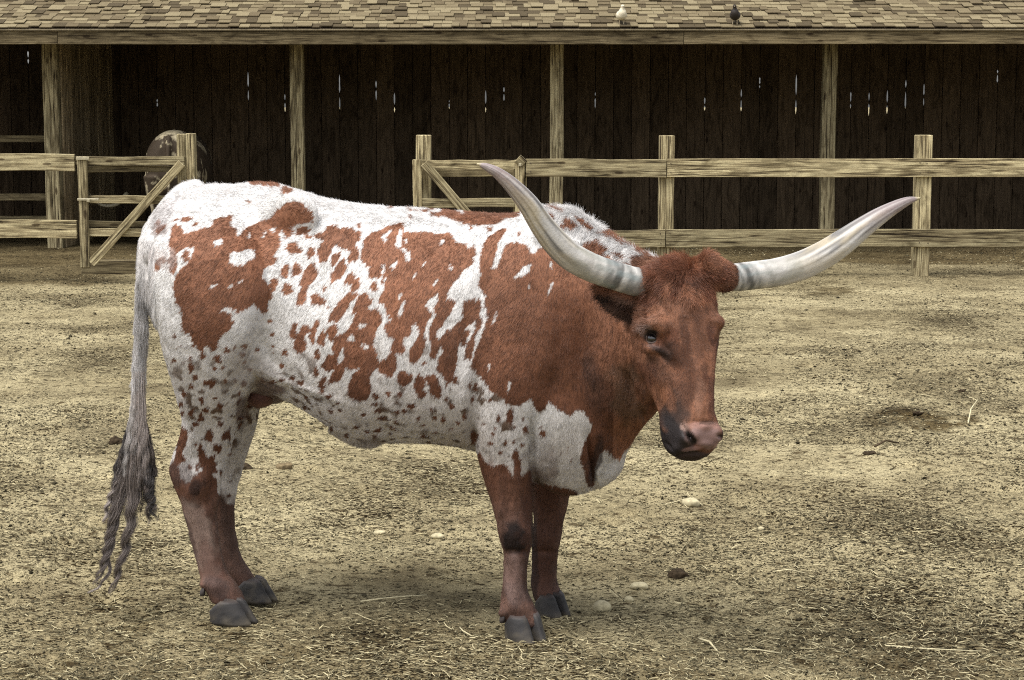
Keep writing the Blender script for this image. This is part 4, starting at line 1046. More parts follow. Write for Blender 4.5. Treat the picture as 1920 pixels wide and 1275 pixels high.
# local colouring of the hide, some shade painted in: px, py, rx, ry, angle, colour, strength, max Y
TINT = [
    (1262, 780, 28, 34, -50, (.022, .018, .017), .85, 5.75), (1255, 828, 24, 36, -10, (.018, .015, .015), .95, 5.75), (1290, 858, 44, 14, 6, (.03, .022, .02), .9, 5.75), (1240, 700, 44, 15, -50, (.03, .016, .012), .55, 5.7),
    (1275, 755, 24, 34, -20, (.045, .026, .02), .7, 5.75), (1296, 690, 22, 60, 6, (.075, .034, .02), .5, 5.6), (1330, 600, 26, 30, 0, (.09, .04, .024), .4, 5.7), (1215, 700, 20, 30, 0, (.11, .05, .03), .35, 5.7), (1254, 806, 18, 30, 0, (.020, .015, .015), .95, 5.8), (1262, 822, 26, 44, 0, (.018, .014, .014), .95, 5.8), (1283, 838, 18, 16, 0, (.02, .015, .014), .9, 5.8), (1320, 818, 40, 24, 0, (.20, .125, .11), 1.0, 5.5), (1318, 798, 36, 8, 0, (.30, .17, .14), .7, 5.5), (1325, 793, 18, 4, 0, (.07, .04, .03), .8, 5.5), (1345, 836, 10, 6, 0, (.36, .22, .20), .8, 5.5), (1282, 800, 8, 10, 20, (.30, .20, .165), .6, 5.5), (1300, 842, 22, 4, 10, (.33, .20, .18), .5, 5.5),
    (1294, 820, 17, 7.5, -58, (.010, .007, .006), 1.0, 5.5), (1266, 668, 18, 30, 50, (.03, .016, .011), .75, 5.7), (1284, 700, 20, 46, 8, (.055, .026, .016), .55, 5.6), (1284, 625, 9, 46, 4, (.05, .022, .014), .5, 5.6), (1335, 740, 12, 46, 6, (.075, .035, .022), .5, 5.6), (1250, 740, 12, 34, 30, (.30, .13, .07), .35, 5.7), (1310, 745, 10, 40, 4, (.26, .14, .095), .45, 5.6), (1356, 820, 5, 10, 70, (.03, .018, .015), 1.0, 5.6), (1358, 815, 5, 30, 0, (.05, .03, .028), .8, 5.6),
    (1210, 622, 15, 13, 20, (.26, .18, .155), .75, 5.7), (1226, 650, 12, 4, -15, (.26, .18, .16), .7, 5.7), (1219, 632, 17, 13, 0, (.015, .010, .009), 1.0, 5.7), (1216, 600, 26, 8, 15, (.22,.11,.07), .5, 5.7), (1240, 662, 22, 6, -30, (.02, .013, .012), .8, 5.7),
    (1262, 675, 14, 26, 40, (.035, .018, .012), .6, 5.6), (1280, 700, 20, 60, 10, (.10, .038, .018), .5, 5.6), (1355, 690, 12, 70, 5, (.05, .022, .013), .7, 5.7),
    (1285, 640, 12, 30, 0, (.07, .028, .015), .4, 5.6), (1158, 572, 46, 26, -20, (.035, .02, .014), .85, 5.66), (1130, 556, 16, 12, 0, (.028, .018, .013), .8, 5.66), (1172, 560, 26, 7, -18, (.24, .14, .10), .8, 5.66), (1150, 575, 16, 5, -30, (.18, .10, .07), .6, 5.66),
    (970, 1012, 28, 30, 0, (.014, .009, .008), .95, 6.1), (965, 1170, 40, 14, 0, (.10, .06, .05), .6, 6.1), (1000, 930, 14, 60, 0, (.03, .015, .01), .6, 6.1), (925, 900, 10, 50, 12, (.17, .075, .045), .4, 6.1), (968, 1110, 24, 22, 0, (.055, .035, .030), .6, 6.1), (1015, 1000, 40, 160, 0, (.075, .03, .018), .6, 6.5), (962, 1080, 20, 46, 0, (.20, .13, .11), .65, 6.1), (988, 1080, 10, 60, 0, (.05, .028, .022), .6, 6.1),
    (345, 885, 26, 26, 0, (.06, .035, .028), .7, 6.3), (366, 914, 9, 15, -15, (.02, .012, .011), .75, 6.3), (380, 908, 10, 6, 30, (.025, .015, .012), .6, 6.3), (362, 948, 13, 5, 0, (.02, .012, .011), .75, 6.3), (372, 1010, 30, 75, 15, (.23, .165, .135), .75, 6.3), (348, 990, 9, 80, 17, (.06, .035, .028), .7, 6.3), (395, 1060, 18, 60, 20, (.12, .06, .045), .5, 6.3),
    (424, 985, 9, 70, 8, (.03, .018, .015), .7, 6.7), (408, 1100, 26, 20, 0, (.06, .04, .035), .7, 6.3), (1003, 1060, 8, 90, 0, (.02, .012, .01), .7, 6.5), (440, 1010, 36, 90, 12, (.10, .06, .046), .7, 6.7), (1125, 720, 24, 60, 25, (.06, .028, .018), .4, 6.2), (1120, 860, 12, 50, -10, (.035, .018, .013), .8, 6.2), (1060, 620, 60, 80, 0, (.11, .042, .02), .5, 6.2),  # shade between near and far legs, on neck and dewlap, painted in
    (1175, 740, 30, 60, 10, (.085, .055, .035), .6, 6.0), (960, 590, 46, 60, 20, (.12, .05, .026), .5, 6.2), (495, 735, 34, 28, 0, (.11, .06, .05), .8, 6.5), (455, 770, 14, 26, 0, (.08, .035, .03), .7, 6.5),  # first tint: neck shade below the jaw painted into the coat
    (1110, 720, 20, 60, 10, (.04, .02, .014), .5, 6.2), (465, 690, 50, 30, 0, (.35, .31, .29), .45, 6.2), (305, 480, 28, 20, 0, (.42, .36, .34), .5, 6.3), (310, 395, 40, 22, 45, (.30, .27, .27), .5, 6.4), (300, 430, 16, 12, 0, (.12, .06, .04), .6, 6.4),
    (697, 828, 26, 14, 0, (.2, .16, .14), .6, 6.4)]
BROWN = np.array([.205, .092, .052]); WHITE = np.array([.64, .625, .612])
def coat(P, N, jitter=None):
    qx, qy = pix(P); m = patches(P); n = len(P)
    edge = 0.485 + 0.10 * fbm(P, 120, 2, 60.0)
    if jitter is not None: edge = edge + jitter * 0.13
    k = np.clip((m - edge) / (0.05 if jitter is not None else 0.12) + .5, 0, 1)
    sk = streak(qx, qy, P, 1.25)
    v = (1 + 0.36 * fbm(P, 5.5, 4, 2.0)) * (1 + .42 * sk)
    br = BROWN[None] * v[:, None]
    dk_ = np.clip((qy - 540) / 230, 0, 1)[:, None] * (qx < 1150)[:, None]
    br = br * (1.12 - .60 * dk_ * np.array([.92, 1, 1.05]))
    low = np.clip((qy - 860) / 120, 0, 1)[:, None]                 # legs: duller brown below knee and hock
    br = br * (1 - low) + np.array([.115, .062, .045])[None] * v[:, None] * low
    hd = ((P[:, 1] < 5.85) & (qx > 1185)).astype(float)[:, None]
    br = br * (1 - .12 * hd)
    # roan freckles on the white
    fr_ = fbm(P, 42, 2, 77.0); fr2 = fbm(P, 16, 2, 99.0)
    region = np.clip((qy - 560) / 200, 0, 1) * np.clip((1010 - qx) / 60, 0, 1)
    sp = np.clip((fr_ - (0.40 - .18 * region)) / .07, 0, 1) * np.clip((fr2 + .22) * 3, 0, 1) * (0.15 + .85 * region)
    wh = WHITE[None] * ((1 + 0.09 * fbm(P, 8, 3, 5.0)) * (1 + .14 * sk))[:, None]
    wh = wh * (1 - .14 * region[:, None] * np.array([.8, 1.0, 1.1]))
    wh = wh * (1 - .86 * sp[:, None] * np.array([.92, 1, 1.05]))
    # white darker in patches on belly and brisket
    belly_dk = np.clip((qy - 700) / 150, 0, 1) * np.clip((qx - 540) / 100, 0, 1) * np.clip(.45 + fbm(P, 6, 3, 44), 0, 1)
    wh = wh * (1 - .35 * belly_dk[:, None] * np.array([.85, 1, 1.15]))
    mot = np.clip(1 + .8 * fbm(P, 18, 4, 61.0), .35, 1.5)[:, None]
    br = br * (1 + (mot - 1) * np.maximum(low, hd * .8))
    br = np.where((hd > 0) & (fbm(P, 9, 3, 64.0)[:, None] > .12), br * np.array([.72, .66, .66]), br)
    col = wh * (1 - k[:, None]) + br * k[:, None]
    # tail: white root greying to a dark switch
    tl = ((qx < 290) & (qy > 450))
    tg = np.clip((qy - 770 + 60 * fbm(P * np.array([1, 1, .15]), 60, 2, 3)) / 80, 0, 1)[:, None]
    tcol = np.array([.50, .48, .47]) * (1 + .8 * fbm(P * np.array([1, 1, .25]), 50, 3, 12))[:, None] * (1 - tg) + np.array([.06, .05, .047]) * tg
    col = np.where(tl[:, None], tcol, col)
    wb = 1 + .45 * fbm(P, 30, 3, 8.0); wa = fbm(P, 16, 3, 71.0) * 2; wc = fbm(P, 16, 3, 83.0) * 2
    for (a, b, rx, ry, ang, c, s, ymx) in TINT:
        t = R(ang); dx = qx - a; dy = -(qy - b)
        u = dx * math.cos(t) + dy * math.sin(t); w = -dx * math.sin(t) + dy * math.cos(t)
        mn = min(rx, ry) * .45; u = u + wa * mn; w = w + wc * mn
        q = ((u / rx) ** 2 + (w / ry) ** 2) / wb
        f = s * np.clip((1.25 - q) / .7, 0, 1) * (P[:, 1] < ymx)
        col = col * (1 - f[:, None]) + np.array(c)[None] * f[:, None]
    return np.clip(col, 0.004, .9)
def put_col(me, col, dom='POINT'):
    a = me.color_attributes.new('Col', 'FLOAT_COLOR', dom)
    c4 = np.ones((len(col), 4), np.float32); c4[:, :3] = col
    a.data.foreach_set('color', c4.ravel())
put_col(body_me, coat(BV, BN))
_x, _y = pix(BV); _w = np.clip(1.3 - ((_x - 1318) / 42) ** 2 - ((_y - 822) / 26) ** 2, 0, 1) * (BV[:, 1] < 5.5)
_a = body_me.attributes.new('wet', 'FLOAT', 'POINT'); _a.data.foreach_set('value', _w.astype(np.float32))
_nt = M['hide'].node_tree; _n = _nt.nodes.new('ShaderNodeAttribute'); _n.attribute_name = 'wet'
_m = _nt.nodes.new('ShaderNodeMath'); _m.operation = 'MULTIPLY_ADD'; _m.inputs[1].default_value = -.42; _m.inputs[2].default_value = .72
_nt.links.new(_n.outputs['Fac'], _m.inputs[0]); _nt.links.new(_m.outputs[0], _nt.nodes['Principled BSDF'].inputs['Roughness'])
body_me.materials.clear(); body_me.materials.append(M['hide'])
body_me.polygons.foreach_set('use_smooth', np.ones(len(body_me.polygons), bool))
cow = empty('longhorn_cow', (0.05, 6.15, 0), 'white and chestnut spotted longhorn cow with wide curved horns standing in the yard', 'cow')
def cpart(name, me, parent=None):
    """part of the cow whose mesh is in world coordinates"""
    o = bpy.data.objects.new(name, me); C.objects.link(o)
    o.parent = parent or cow
    if parent is None:
        o.matrix_parent_inverse = Matrix.Translation(-cow.location)
    return o
body = cpart('body', body_me)

# horns
def horn(keys, flip, seed):
    V, Fc = tube(keys, 90, 32)
    # slight ripple rings near the base and lengthwise ridges
    K = interp(keys, 90)
    nring = 90; k = 32
    t = np.repeat(np.linspace(0, 1, nring), k); a = np.tile(np.arange(k), nring) / k * 2 * math.pi
    ctr = np.repeat(np.array([at(x, y, z) for x, y, z, _, _ in K]), k, 0)
    d = V[:nring * k] - ctr
    rip = 1 + .018 * np.sin(t * 150 + 1.2 * np.sin(a)) * np.clip(1 - t * 2.6, 0, 1) + .02 * fbm(np.stack([t * 2, np.cos(a), np.sin(a)], -1), 2.6, 3, seed)
    rip += .03 * np.clip(fbm(np.stack([t * 1.2, np.cos(a) * 2, np.sin(a) * 2], -1), 3, 2, seed + 5), -1, 0) * (t > .35)
    V[:nring * k] = ctr + d * rip[:, None]
    me = mesh_np('horn', V, Fc, M['horn'], True)
    P = np.stack([t * 1.0, np.cos(a) * .5, np.sin(a) * .5], -1)
    base = np.array([.55, .53, .50]); grey = np.array([.075, .07, .066]); mauve = np.array([.24, .185, .185]); straw_ = np.array([.50, .42, .28])
    n1 = fbm(P * np.array([22, .8, .8]), 1, 3, seed); n2 = fbm(P * np.array([1.6, 7, 7]), 1, 4, seed + 9); n3 = fbm(P * np.array([8, 4, 4]), 1, 4, seed + 3)
    c = np.repeat(base[None], nring * k, 0)
    def mixc(c, col, f): f = np.clip(f, 0, 1)[:, None]; return c * (1 - f) + col * f
    c = mixc(c, grey, np.clip((n1 + .04) * 3.2, 0, .85) * np.clip(1 - np.abs(t - .17) / .17, 0, 1) ** .7)
    for tb, tw, ts in ((.10, .012, .5), (.145, .02, .8), (.20, .016, .75), (.235, .012, .6), (.29, .01, .35)):
        c = mixc(c, grey * np.array([.9, 1.05, 1.05]), ts * np.exp(-((t + .02 * np.sin(a + seed) + .012 * n3 - tb) / tw) ** 2) * np.clip(.65 - .7 * np.sin(a) + n3, .1, 1))
    c = mixc(c, np.array([.20, .24, .24]), np.clip((n3 - .1) * 3, 0, .5) * (t < .4))
    c = mixc(c, grey * .7, np.clip((n2 - .02) * 5, 0, .8) * np.clip((t - .25) * 5, 0, 1))
    c = mixc(c, straw_, np.clip((n3 + .05) * 1.6, 0, .6) * np.clip((t - .2) * 3, 0, 1) * (t < .85))
    c = mixc(c, mauve, np.clip((t - .62) / .25, 0, .8) * (1 + n3 * .6))
    c = mixc(c, np.array([.42, .36, .22]), (t - .955) / .03)
    c = mixc(c, np.array([.30, .20, .17]), np.clip((.05 - t) / .05, 0, .6))
    c = np.vstack([c, c[:1], c[-1:]])
    put_col(me, np.clip(c * (1 + .12 * fbm(P * 14, 1, 2, 1)).repeat(1)[..., None] if False else c, 0.01, .8))
    return cpart('horn', me)
horn([(1222, 533, 5.60, 27, 1), (1190, 528, 5.575, 27.5, 1), (1150, 516, 5.555, 27, 1), (1110, 502, 5.53, 27, 1), (1072, 482, 5.50, 27, 1), (1042, 455, 5.47, 25.5, 1), (1015, 420, 5.44, 23, 1), (990, 382, 5.41, 20, 1), (962, 350, 5.385, 15.5, 1), (935, 326, 5.37, 11, 1), (912, 313, 5.36, 7, 1), (894, 307, 5.355, 1.5, 1)], 0, 3)
horn([(1352, 522, 5.645, 18, 1), (1366, 521, 5.65, 24, 1), (1382, 520, 5.665, 26.5, 1), (1415, 516, 5.70, 26.5, 1), (1455, 511, 5.745, 27, 1), (1500, 499, 5.79, 27.5, 1), (1540, 480, 5.83, 26.5, 1), (1578, 456, 5.86, 24.5, 1), (1612, 431, 5.885, 21, 1), (1645, 408, 5.91, 17, 1), (1675, 390, 5.93, 12.5, 1), (1702, 377, 5.945, 8, 1), (1726, 371, 5.955, 1.5, 1)], 1, 8)
# eyes
M['eye'], _nt, _b = newmat('wet_dark_eye', 0.06, 0.6); _b.inputs['Base Color'].default_value = (.008, .007, .008, 1)
_b.inputs['Coat Weight'].default_value = 0.6
def surf_point(px, py, ymax=9):
    """nearest body surface point towards the viewer at a pixel"""
    qx, qy = pix(BV)
    d = (qx - px) ** 2 + (qy - py) ** 2
    c = np.where(d < 30)[0]; c = c[BV[c, 1] < ymax]
    return c[np.argmin(BV[c, 1])] if len(c) else int(np.argmin(d))
for s, (ex, ey) in ((0, (1219, 632)),):
    i = surf_point(ex, ey); p = BV[i] - BN[i] * .003
    e = bmesh.new(); bmesh.ops.create_uvsphere(e, u_segments=24, v_segments=16, radius=.0195)
    for v in e.verts: v.co = Vector(p) + Vector((v.co.x, v.co.y, v.co.z * .85))
    me = bpy.data.meshes.new('eye'); e.to_mesh(me); e.free(); me.materials.append(M['eye'])
    me.polygons.foreach_set('use_smooth', np.ones(len(me.polygons), bool))
    cpart('eye', me)
    # eyelids: a fleshy almond rim round the ball
    n = Vector(BN[i]); up = Vector((0, 0, 1)); sx_ = up.cross(n).normalized(); uy = n.cross(sx_)
    V = []; Fc = []; K = 28; Q = 8; cols = []
    for a in range(K):
        t = a / K * 2 * math.pi
        cx_ = .0215 * math.cos(t); cy_ = .0150 * math.sin(t) * (1 - .25 * abs(math.cos(t))) - .003 * math.cos(t)
        cpt = Vector(p) + sx_ * cx_ + uy * cy_ + n * (.013 - .009 * abs(math.cos(t)))
        rad = (sx_ * math.cos(t) + uy * math.sin(t))
        for b in range(Q):
            w = b / Q * 2 * math.pi; rr_ = .0034
            V.append(cpt + rad * math.cos(w) * rr_ + n * math.sin(w) * rr_ * .9)
            cols.append((.16, .12, .105) if math.sin(t) < .1 or math.cos(t) < -.8 else (.03, .02, .017))
        for b in range(Q):
            Fc.append((a * Q + b, a * Q + (b + 1) % Q, ((a + 1) % K) * Q + (b + 1) % Q, ((a + 1) % K) * Q + b))
    me = mesh_np('eyelid', np.array(V), Fc, M['hide'], True); put_col(me, np.array(cols)); cpart('eyelid', me)
i = surf_point(1366, 628)
e = bmesh.new(); bmesh.ops.create_uvsphere(e, u_segments=20, v_segments=12, radius=.0165)
pf = hpt(.094, 632, -.06)
for v in e.verts: v.co = Vector(pf) + Vector(v.co)
me = bpy.data.meshes.new('eye'); e.to_mesh(me); e.free(); me.materials.append(M['eye']); cpart('eye', me)

# hooves: two claws each, and dewclaws
def claw(cx, cy, yaw, L, W, Hh, side, toe=1.0):
    """one claw; centre of its sole at cx,cy; yaw = toe direction"""
    rings = []; n = 9
    k = 20; t = np.linspace(0, 2 * math.pi, k, endpoint=False)
    for j in range(n):
        f = j / (n - 1)                      # 0 sole .. 1 coronet
        l = L * (1 - .34 * f ** .9); w = W * (1 - .14 * f) ; shift = -L * .20 * f
        if j == 0: l *= .96; w *= .92
        if j == n - 1: l *= .82; w *= .8
        x = l / 2 * np.sign(np.cos(t)) * np.abs(np.cos(t)) ** .85; y = w / 2 * np.sign(np.sin(t)) * np.abs(np.sin(t)) ** .8
        taper = 1 - .42 * np.clip(x / (l / 2), 0, 1) ** 1.6
        y = y * taper - side * W * .16 * np.clip(x / (l / 2), 0, 1) ** 2
        z = np.full(k, Hh * f) - Hh * .42 * f * (x / (l / 2) < 0) * np.clip(-x / (l / 2), 0, 1)
        x = x + shift
        r_ = 1 + .012 * math.sin(j * 2.4)
        rings.append(np.stack([cx + (x * math.cos(yaw) - y * math.sin(yaw)) * 1 * 1, cy + (x * math.sin(yaw) + y * math.cos(yaw)), z - .005], -1))
    V, Fc = loft(rings); V = V + (V - V.mean(0)) * (.05 * fbm(V, 35, 3, 3))[:, None]; me = mesh_np('hoof', V, Fc, M['hoof'], True)
    P = V; g = .026 * (1 + .7 * fbm(P * np.array([1, 1, 2.5]), 30, 3, 2)); f = np.clip(P[:, 2] / Hh, 0, 1)
    g = g * (1.15 - .35 * np.sin(f * 9) * .3); c = g[:, None] * np.array([1.0, .93, .92]); c = c + np.clip(f - .85, 0, .2)[:, None] * np.array([.3, .18, .14])
    dust = np.clip(.5 * np.clip(.5 - f, 0, .5) * 2 + .9 * fbm(P, 40, 3, 5) - .1, 0, 1)[:, None]
    c = c * (1 - .45 * dust) + np.array([.22, .18, .12]) * .45 * dust
    put_col(me, c); return cpart('hoof', me)
def foot(px, py_sole, yaw_deg, Y, L=.118, W=.056, Hh=.062, gap=.003):
    yaw = R(yaw_deg); x = at(px, py_sole, Y)[0]
    lat = np.array([-math.sin(yaw), math.cos(yaw)])
    for s in (-1, 1):
        claw(x + lat[0] * s * (W / 2 + gap), Y + lat[1] * s * (W / 2 + gap), yaw, L, W, Hh, s)
foot(990, 1180, -50, 5.90, .122, .060, .088, .0022)
foot(1040, 1134, -42, 6.205, .105, .054, .075, .0022)
foot(441, 1140, -20, 6.115, .150, .052, .082, .0022)
foot(483, 1108, -20, 6.395, .135, .050, .078, .0022)
def dewclaw(px, py, Y, d=1):
    c = at(px, py, Y); rings = []
    t = np.linspace(0, 2 * math.pi, 14, endpoint=False)
    for f in np.linspace(0, 1, 6):
        r = .017 * (1 - .6 * f ** 2)
        rings.append(np.stack([c[0] - .016 * f + 0 * t, c[1] + r * np.cos(t), c[2] - .012 * f + r * 1.1 * np.sin(t)], -1))
    V, Fc = loft(rings); me = mesh_np('dewclaw', V, Fc, M['hoof'], True); put_col(me, np.repeat(np.array([[.05, .042, .04]]), len(V), 0)); cpart('dewclaw', me)
dewclaw(384, 1106, 6.14); dewclaw(946, 1156, 5.915); dewclaw(402, 1104, 6.2)
# udder
me = union_mesh('udder', [blob(490, 738, 6.25, 30, 26, .09)] + [tube([(x, 742, y, 9, 1), (x + 1, 752, y, 8, 1), (x + 2, 762 + d, y, 5, 1)], 8, 12) for x, y, d in ((484, 6.22, 4), (496, 6.2, 0), (478, 6.3, 2), (492, 6.3, 0))], .005, 4)
uv_, _ = mesh_arrays(me); me.materials.clear(); me.materials.append(M['hide'])
put_col(me, np.array([.13, .065, .055])[None] * (1 + .6 * fbm(uv_, 40, 3))[:, None]); me.polygons.foreach_set('use_smooth', np.ones(len(me.polygons), bool))
cpart('udder', me)

# ------------------------------------------------------------------ hair
def tri_sample(me, n, weight=None):
    me.calc_loop_triangles()
    T = np.empty(len(me.loop_triangles) * 3, np.int32); me.loop_triangles.foreach_get('vertices', T); T = T.reshape(-1, 3)
    V, N = mesh_arrays(me)
    A = np.linalg.norm(np.cross(V[T[:, 1]] - V[T[:, 0]], V[T[:, 2]] - V[T[:, 0]]), axis=1) / 2
    if weight is not None: A = A * weight(V[T].mean(1), N[T].mean(1))
    cs = np.cumsum(A); t = np.searchsorted(cs, rng.random(n) * cs[-1]); t = np.minimum(t, len(T) - 1)
    r1 = np.sqrt(rng.random(n)); r2 = rng.random(n); w = np.stack([1 - r1, r1 * (1 - r2), r1 * r2], 1)
    P = (V[T[t]] * w[..., None]).sum(1); Nn = (N[T[t]] * w[..., None]).sum(1)
    Nn /= np.linalg.norm(Nn, axis=1)[:, None]
    return P, Nn
def hair_obj(name, pts, rad, col, mat, parent=None):
    """pts (n,k,3)"""
    n, k, _ = pts.shape
    hc_ = bpy.data.hair_curves.new(name)
    hc_.add_curves([k] * n)
    hc_.attributes['position'].data.foreach_set('vector', pts.astype(np.float32).ravel())
    ra = hc_.attributes.get('radius') or hc_.attributes.new('radius', 'FLOAT', 'POINT')
    ra.data.foreach_set('value', np.repeat(rad[:, None], k, 1).astype(np.float32).ravel() * np.tile(np.linspace(1, .25, k, dtype=np.float32), n))
    ca = hc_.attributes.new('Col', 'FLOAT_COLOR', 'CURVE')
    c4 = np.ones((n, 4), np.float32); c4[:, :3] = col; ca.data.foreach_set('color', c4.ravel())
    hc_.materials.append(mat)
    o = cpart(name, hc_); o['kind'] = 'stuff'
    return o
def flow(P, N):
    """lie of the coat: a direction in the surface at every root"""
    qx, qy = pix(P)
    d = np.zeros((len(P), 2))
    def reg(w, v): return w[:, None] * np.array(v)[None]
    neck = np.clip((qx - 960) / 120, 0, 1) * (qx < 1215)
    body_ = 1 - neck
    d += reg(body_, (-.62, -.78)) + reg(neck, (-.12, -1.0))
    legs = np.clip((qy - 800) / 100, 0, 1)
    d = d * (1 - legs[:, None]) + reg(legs, (.05, -1))
    back = np.clip((430 - qy) / 50, 0, 1); d = d * (1 - back[:, None]) + reg(back, (-1, -.12))
    crest = ((qx > 1040) & (qx < 1240) & (qy < 520)); d = np.where(crest[:, None], np.array([-.55, -.45]), d)
    head = (P[:, 1] < 5.85) & (qx > 1175)
    hx = (qx - 1295) / 60; hy = np.clip((qy - 560) / 60, -1, 1)
    hd = np.stack([hx * .5, np.where(qy < 560, .9 * (560 - qy) / 60 - .55, -1.0)], -1)
    hd = np.where((qy > 620)[:, None], np.stack([np.where(qx < 1250, -.5, 0.1 * hx), -np.ones(len(P))], -1), hd)
    d = np.where(head[:, None], hd, d)
    tail = (qx < 292) & (qy > 440); d = np.where(tail[:, None], np.array([0, -1.0]), d)
    # whorl on the hip
    wx, wy = qx - 565, qy - 395; wr = np.exp(-(wx ** 2 + wy ** 2) / 38 ** 2)
    d = d * (1 - wr[:, None]) + np.stack([-wy - wx, -wx + wy], -1) / 30 * wr[:, None]
    sw = fbm(P, 4.0, 2, 6.0) * .8
    c, s = np.cos(sw), np.sin(sw)
    d = np.stack([d[:, 0] * c - d[:, 1] * s, d[:, 0] * s + d[:, 1] * c], -1)
    D = np.stack([d[:, 0] * math.cos(YAW), -d[:, 0] * math.sin(YAW), d[:, 1]], -1)
    D -= N * (D * N).sum(1)[:, None]
    D /= np.linalg.norm(D, axis=1)[:, None] + 1e-6
    return D
def grow(name, P, N, L, lift, jit, rad, colmul=None, k=4, curlamp=0, droop=0, D=None):
    n = len(P)
    if D is None: D = flow(P, N)
    J = rng.normal(0, 1, (n, 3)) * np.asarray(jit).reshape(-1, 1)
    # neighbouring hairs clump together
    cl = np.stack([fbm(P, 60, 1, o) for o in (1.0, 22.0, 43.0)], -1) * np.asarray(jit).reshape(-1, 1) * 1.6
    d0 = D + N * np.asarray(lift).reshape(-1, 1) + J + cl; d0 /= np.linalg.norm(d0, axis=1)[:, None]
    pts = [P - N * .001]
    cur = d0.copy(); p = P.copy()
    for i in range(k - 1):
        p = p + cur * (L / (k - 1))[:, None]; pts.append(p)
        cur = cur - N * (np.asarray(lift).reshape(-1, 1) * .75 / (k - 1)) + np.array([0, 0, -droop]); cur /= np.linalg.norm(cur, axis=1)[:, None]
    pts = np.stack(pts, 1)
    col = coat(P, N, rng.normal(0, 1, n)) * rng.uniform(.72, 1.18, n)[:, None]
    if colmul is not None: col = col * colmul
    return hair_obj(name, pts, rad, np.clip(col, .004, .88), M['hair'])
def w_view(V, N):
    cdir = V - np.array([0, 0, CAMZ]); cdir /= np.linalg.norm(cdir, axis=1)[:, None]
    f = -(N * cdir).sum(1)
    w = np.where(f > -.35, 1.0, 0.22)
    qx, qy = pix(V)
    bare = ((qx - 1320) / 46) ** 2 + ((qy - 822) / 28) ** 2 < 1
    w = np.where(bare & (V[:, 1] < 5.5), 0.02, w)
    w = np.where(((qx - 1219) / 17) ** 2 + ((qy - 632) / 13) ** 2 < 1, 0.0, w)
    w = np.where((V[:, 1] < 5.85) & (qx > 1185), w * 1.5, w)
    return w
NH = 420000
P, N = tri_sample(body_me, NH, w_view)
qx, qy = pix(P)
Lh = rng.uniform(.008, .013, NH)
Lh = np.where((qy > 900), Lh * .62, Lh)
head_ = (P[:, 1] < 5.85) & (qx > 1185)
Lh = np.where(head_, Lh * np.where(qy > 590, .62, 1.0), Lh)
Lh = np.where(head_ & (qy > 760), Lh * .6, Lh)
Lh = np.where(head_ & (qy < 565) & (np.abs(qx - 1290) > 45), Lh * 1.5, Lh)
grow('coat_hair', P, N, Lh, np.where(head_, .20, .15), np.full(NH, .12), rng.uniform(.00028, .00052, NH))
# longer hair: poll and horn bases, crest and spine, inside the ear, tail
def region(fn, n): return tri_sample(body_me, n, lambda V, N: fn(V, N, *pix(V)).astype(float) + 1e-9)
P, N = region(lambda V, N, x, y: (V[:, 1] < 5.8) & (x > 1192) & (x < 1380) & (y < 575 - .5 * np.abs(x - 1293)), 24000)
x_, y_ = pix(P)
Dp = np.stack([(x_ - 1292) / 75 * math.cos(FA), np.full(len(P), -.15), .55 - (y_ - 480) / 62], -1); Dp -= N * (Dp * N).sum(1)[:, None] * .8
Dp /= np.linalg.norm(Dp, axis=1)[:, None]
grow('poll_hair', P, N, rng.uniform(.012, .030, len(P)) * np.where(np.abs(x_ - 1290) > 48, .5, 1), .38, np.full(len(P), .3), rng.uniform(.0003, .00055, len(P)), colmul=np.array([1.3, 1.22, 1.15]), k=5, droop=.10, D=Dp)
P, N = region(lambda V, N, x, y: (N[:, 2] > .55) & (x > 1000) & (x < 1245) & (V[:, 1] > 5.7) & (V[:, 1] < 6.25) & (y < 530), 22000)
grow('crest_hair', P, N, rng.uniform(.010, .028, len(P)), .6, np.full(len(P), .28), rng.uniform(.0003, .0005, len(P)), k=5, droop=.06)
P, N = region(lambda V, N, x, y: (N[:, 2] > .8) & (x > 330) & (x < 1040) & (y < 425), 22000)
grow('spine_hair', P, N, rng.uniform(.006, .016, len(P)), .4, np.full(len(P), .22), rng.uniform(.0003, .0005, len(P)))
P, N = region(lambda V, N, x, y: (x < 1215) & (x > 1100) & (y > 522) & (y < 620) & (V[:, 1] < 5.66), 9000)
grow('ear_hair', P, N, rng.uniform(.012, .03, len(P)), .35, np.full(len(P), .3), rng.uniform(.0003, .0005, len(P)), k=5, D=np.tile(np.array([[-.85, -.1, -.25]]), (len(P), 1)))
P, N = region(lambda V, N, x, y: (x < 292) & (y > 520) & (y < 800), 20000)
grow('tail_hair', P, N, rng.uniform(.018, .04, len(P)), .18, np.full(len(P), .10), rng.uniform(.0003, .0005, len(P)), k=5)
P, N = region(lambda V, N, x, y: (N[:, 2] < -.3) & (y > 690) & (x > 560) & (x < 1190) & (y < 945), 14000)
grow('belly_hair', P, N, rng.uniform(.007, .014, len(P)), .3, np.full(len(P), .2), rng.uniform(.0003, .0005, len(P)), droop=.1)
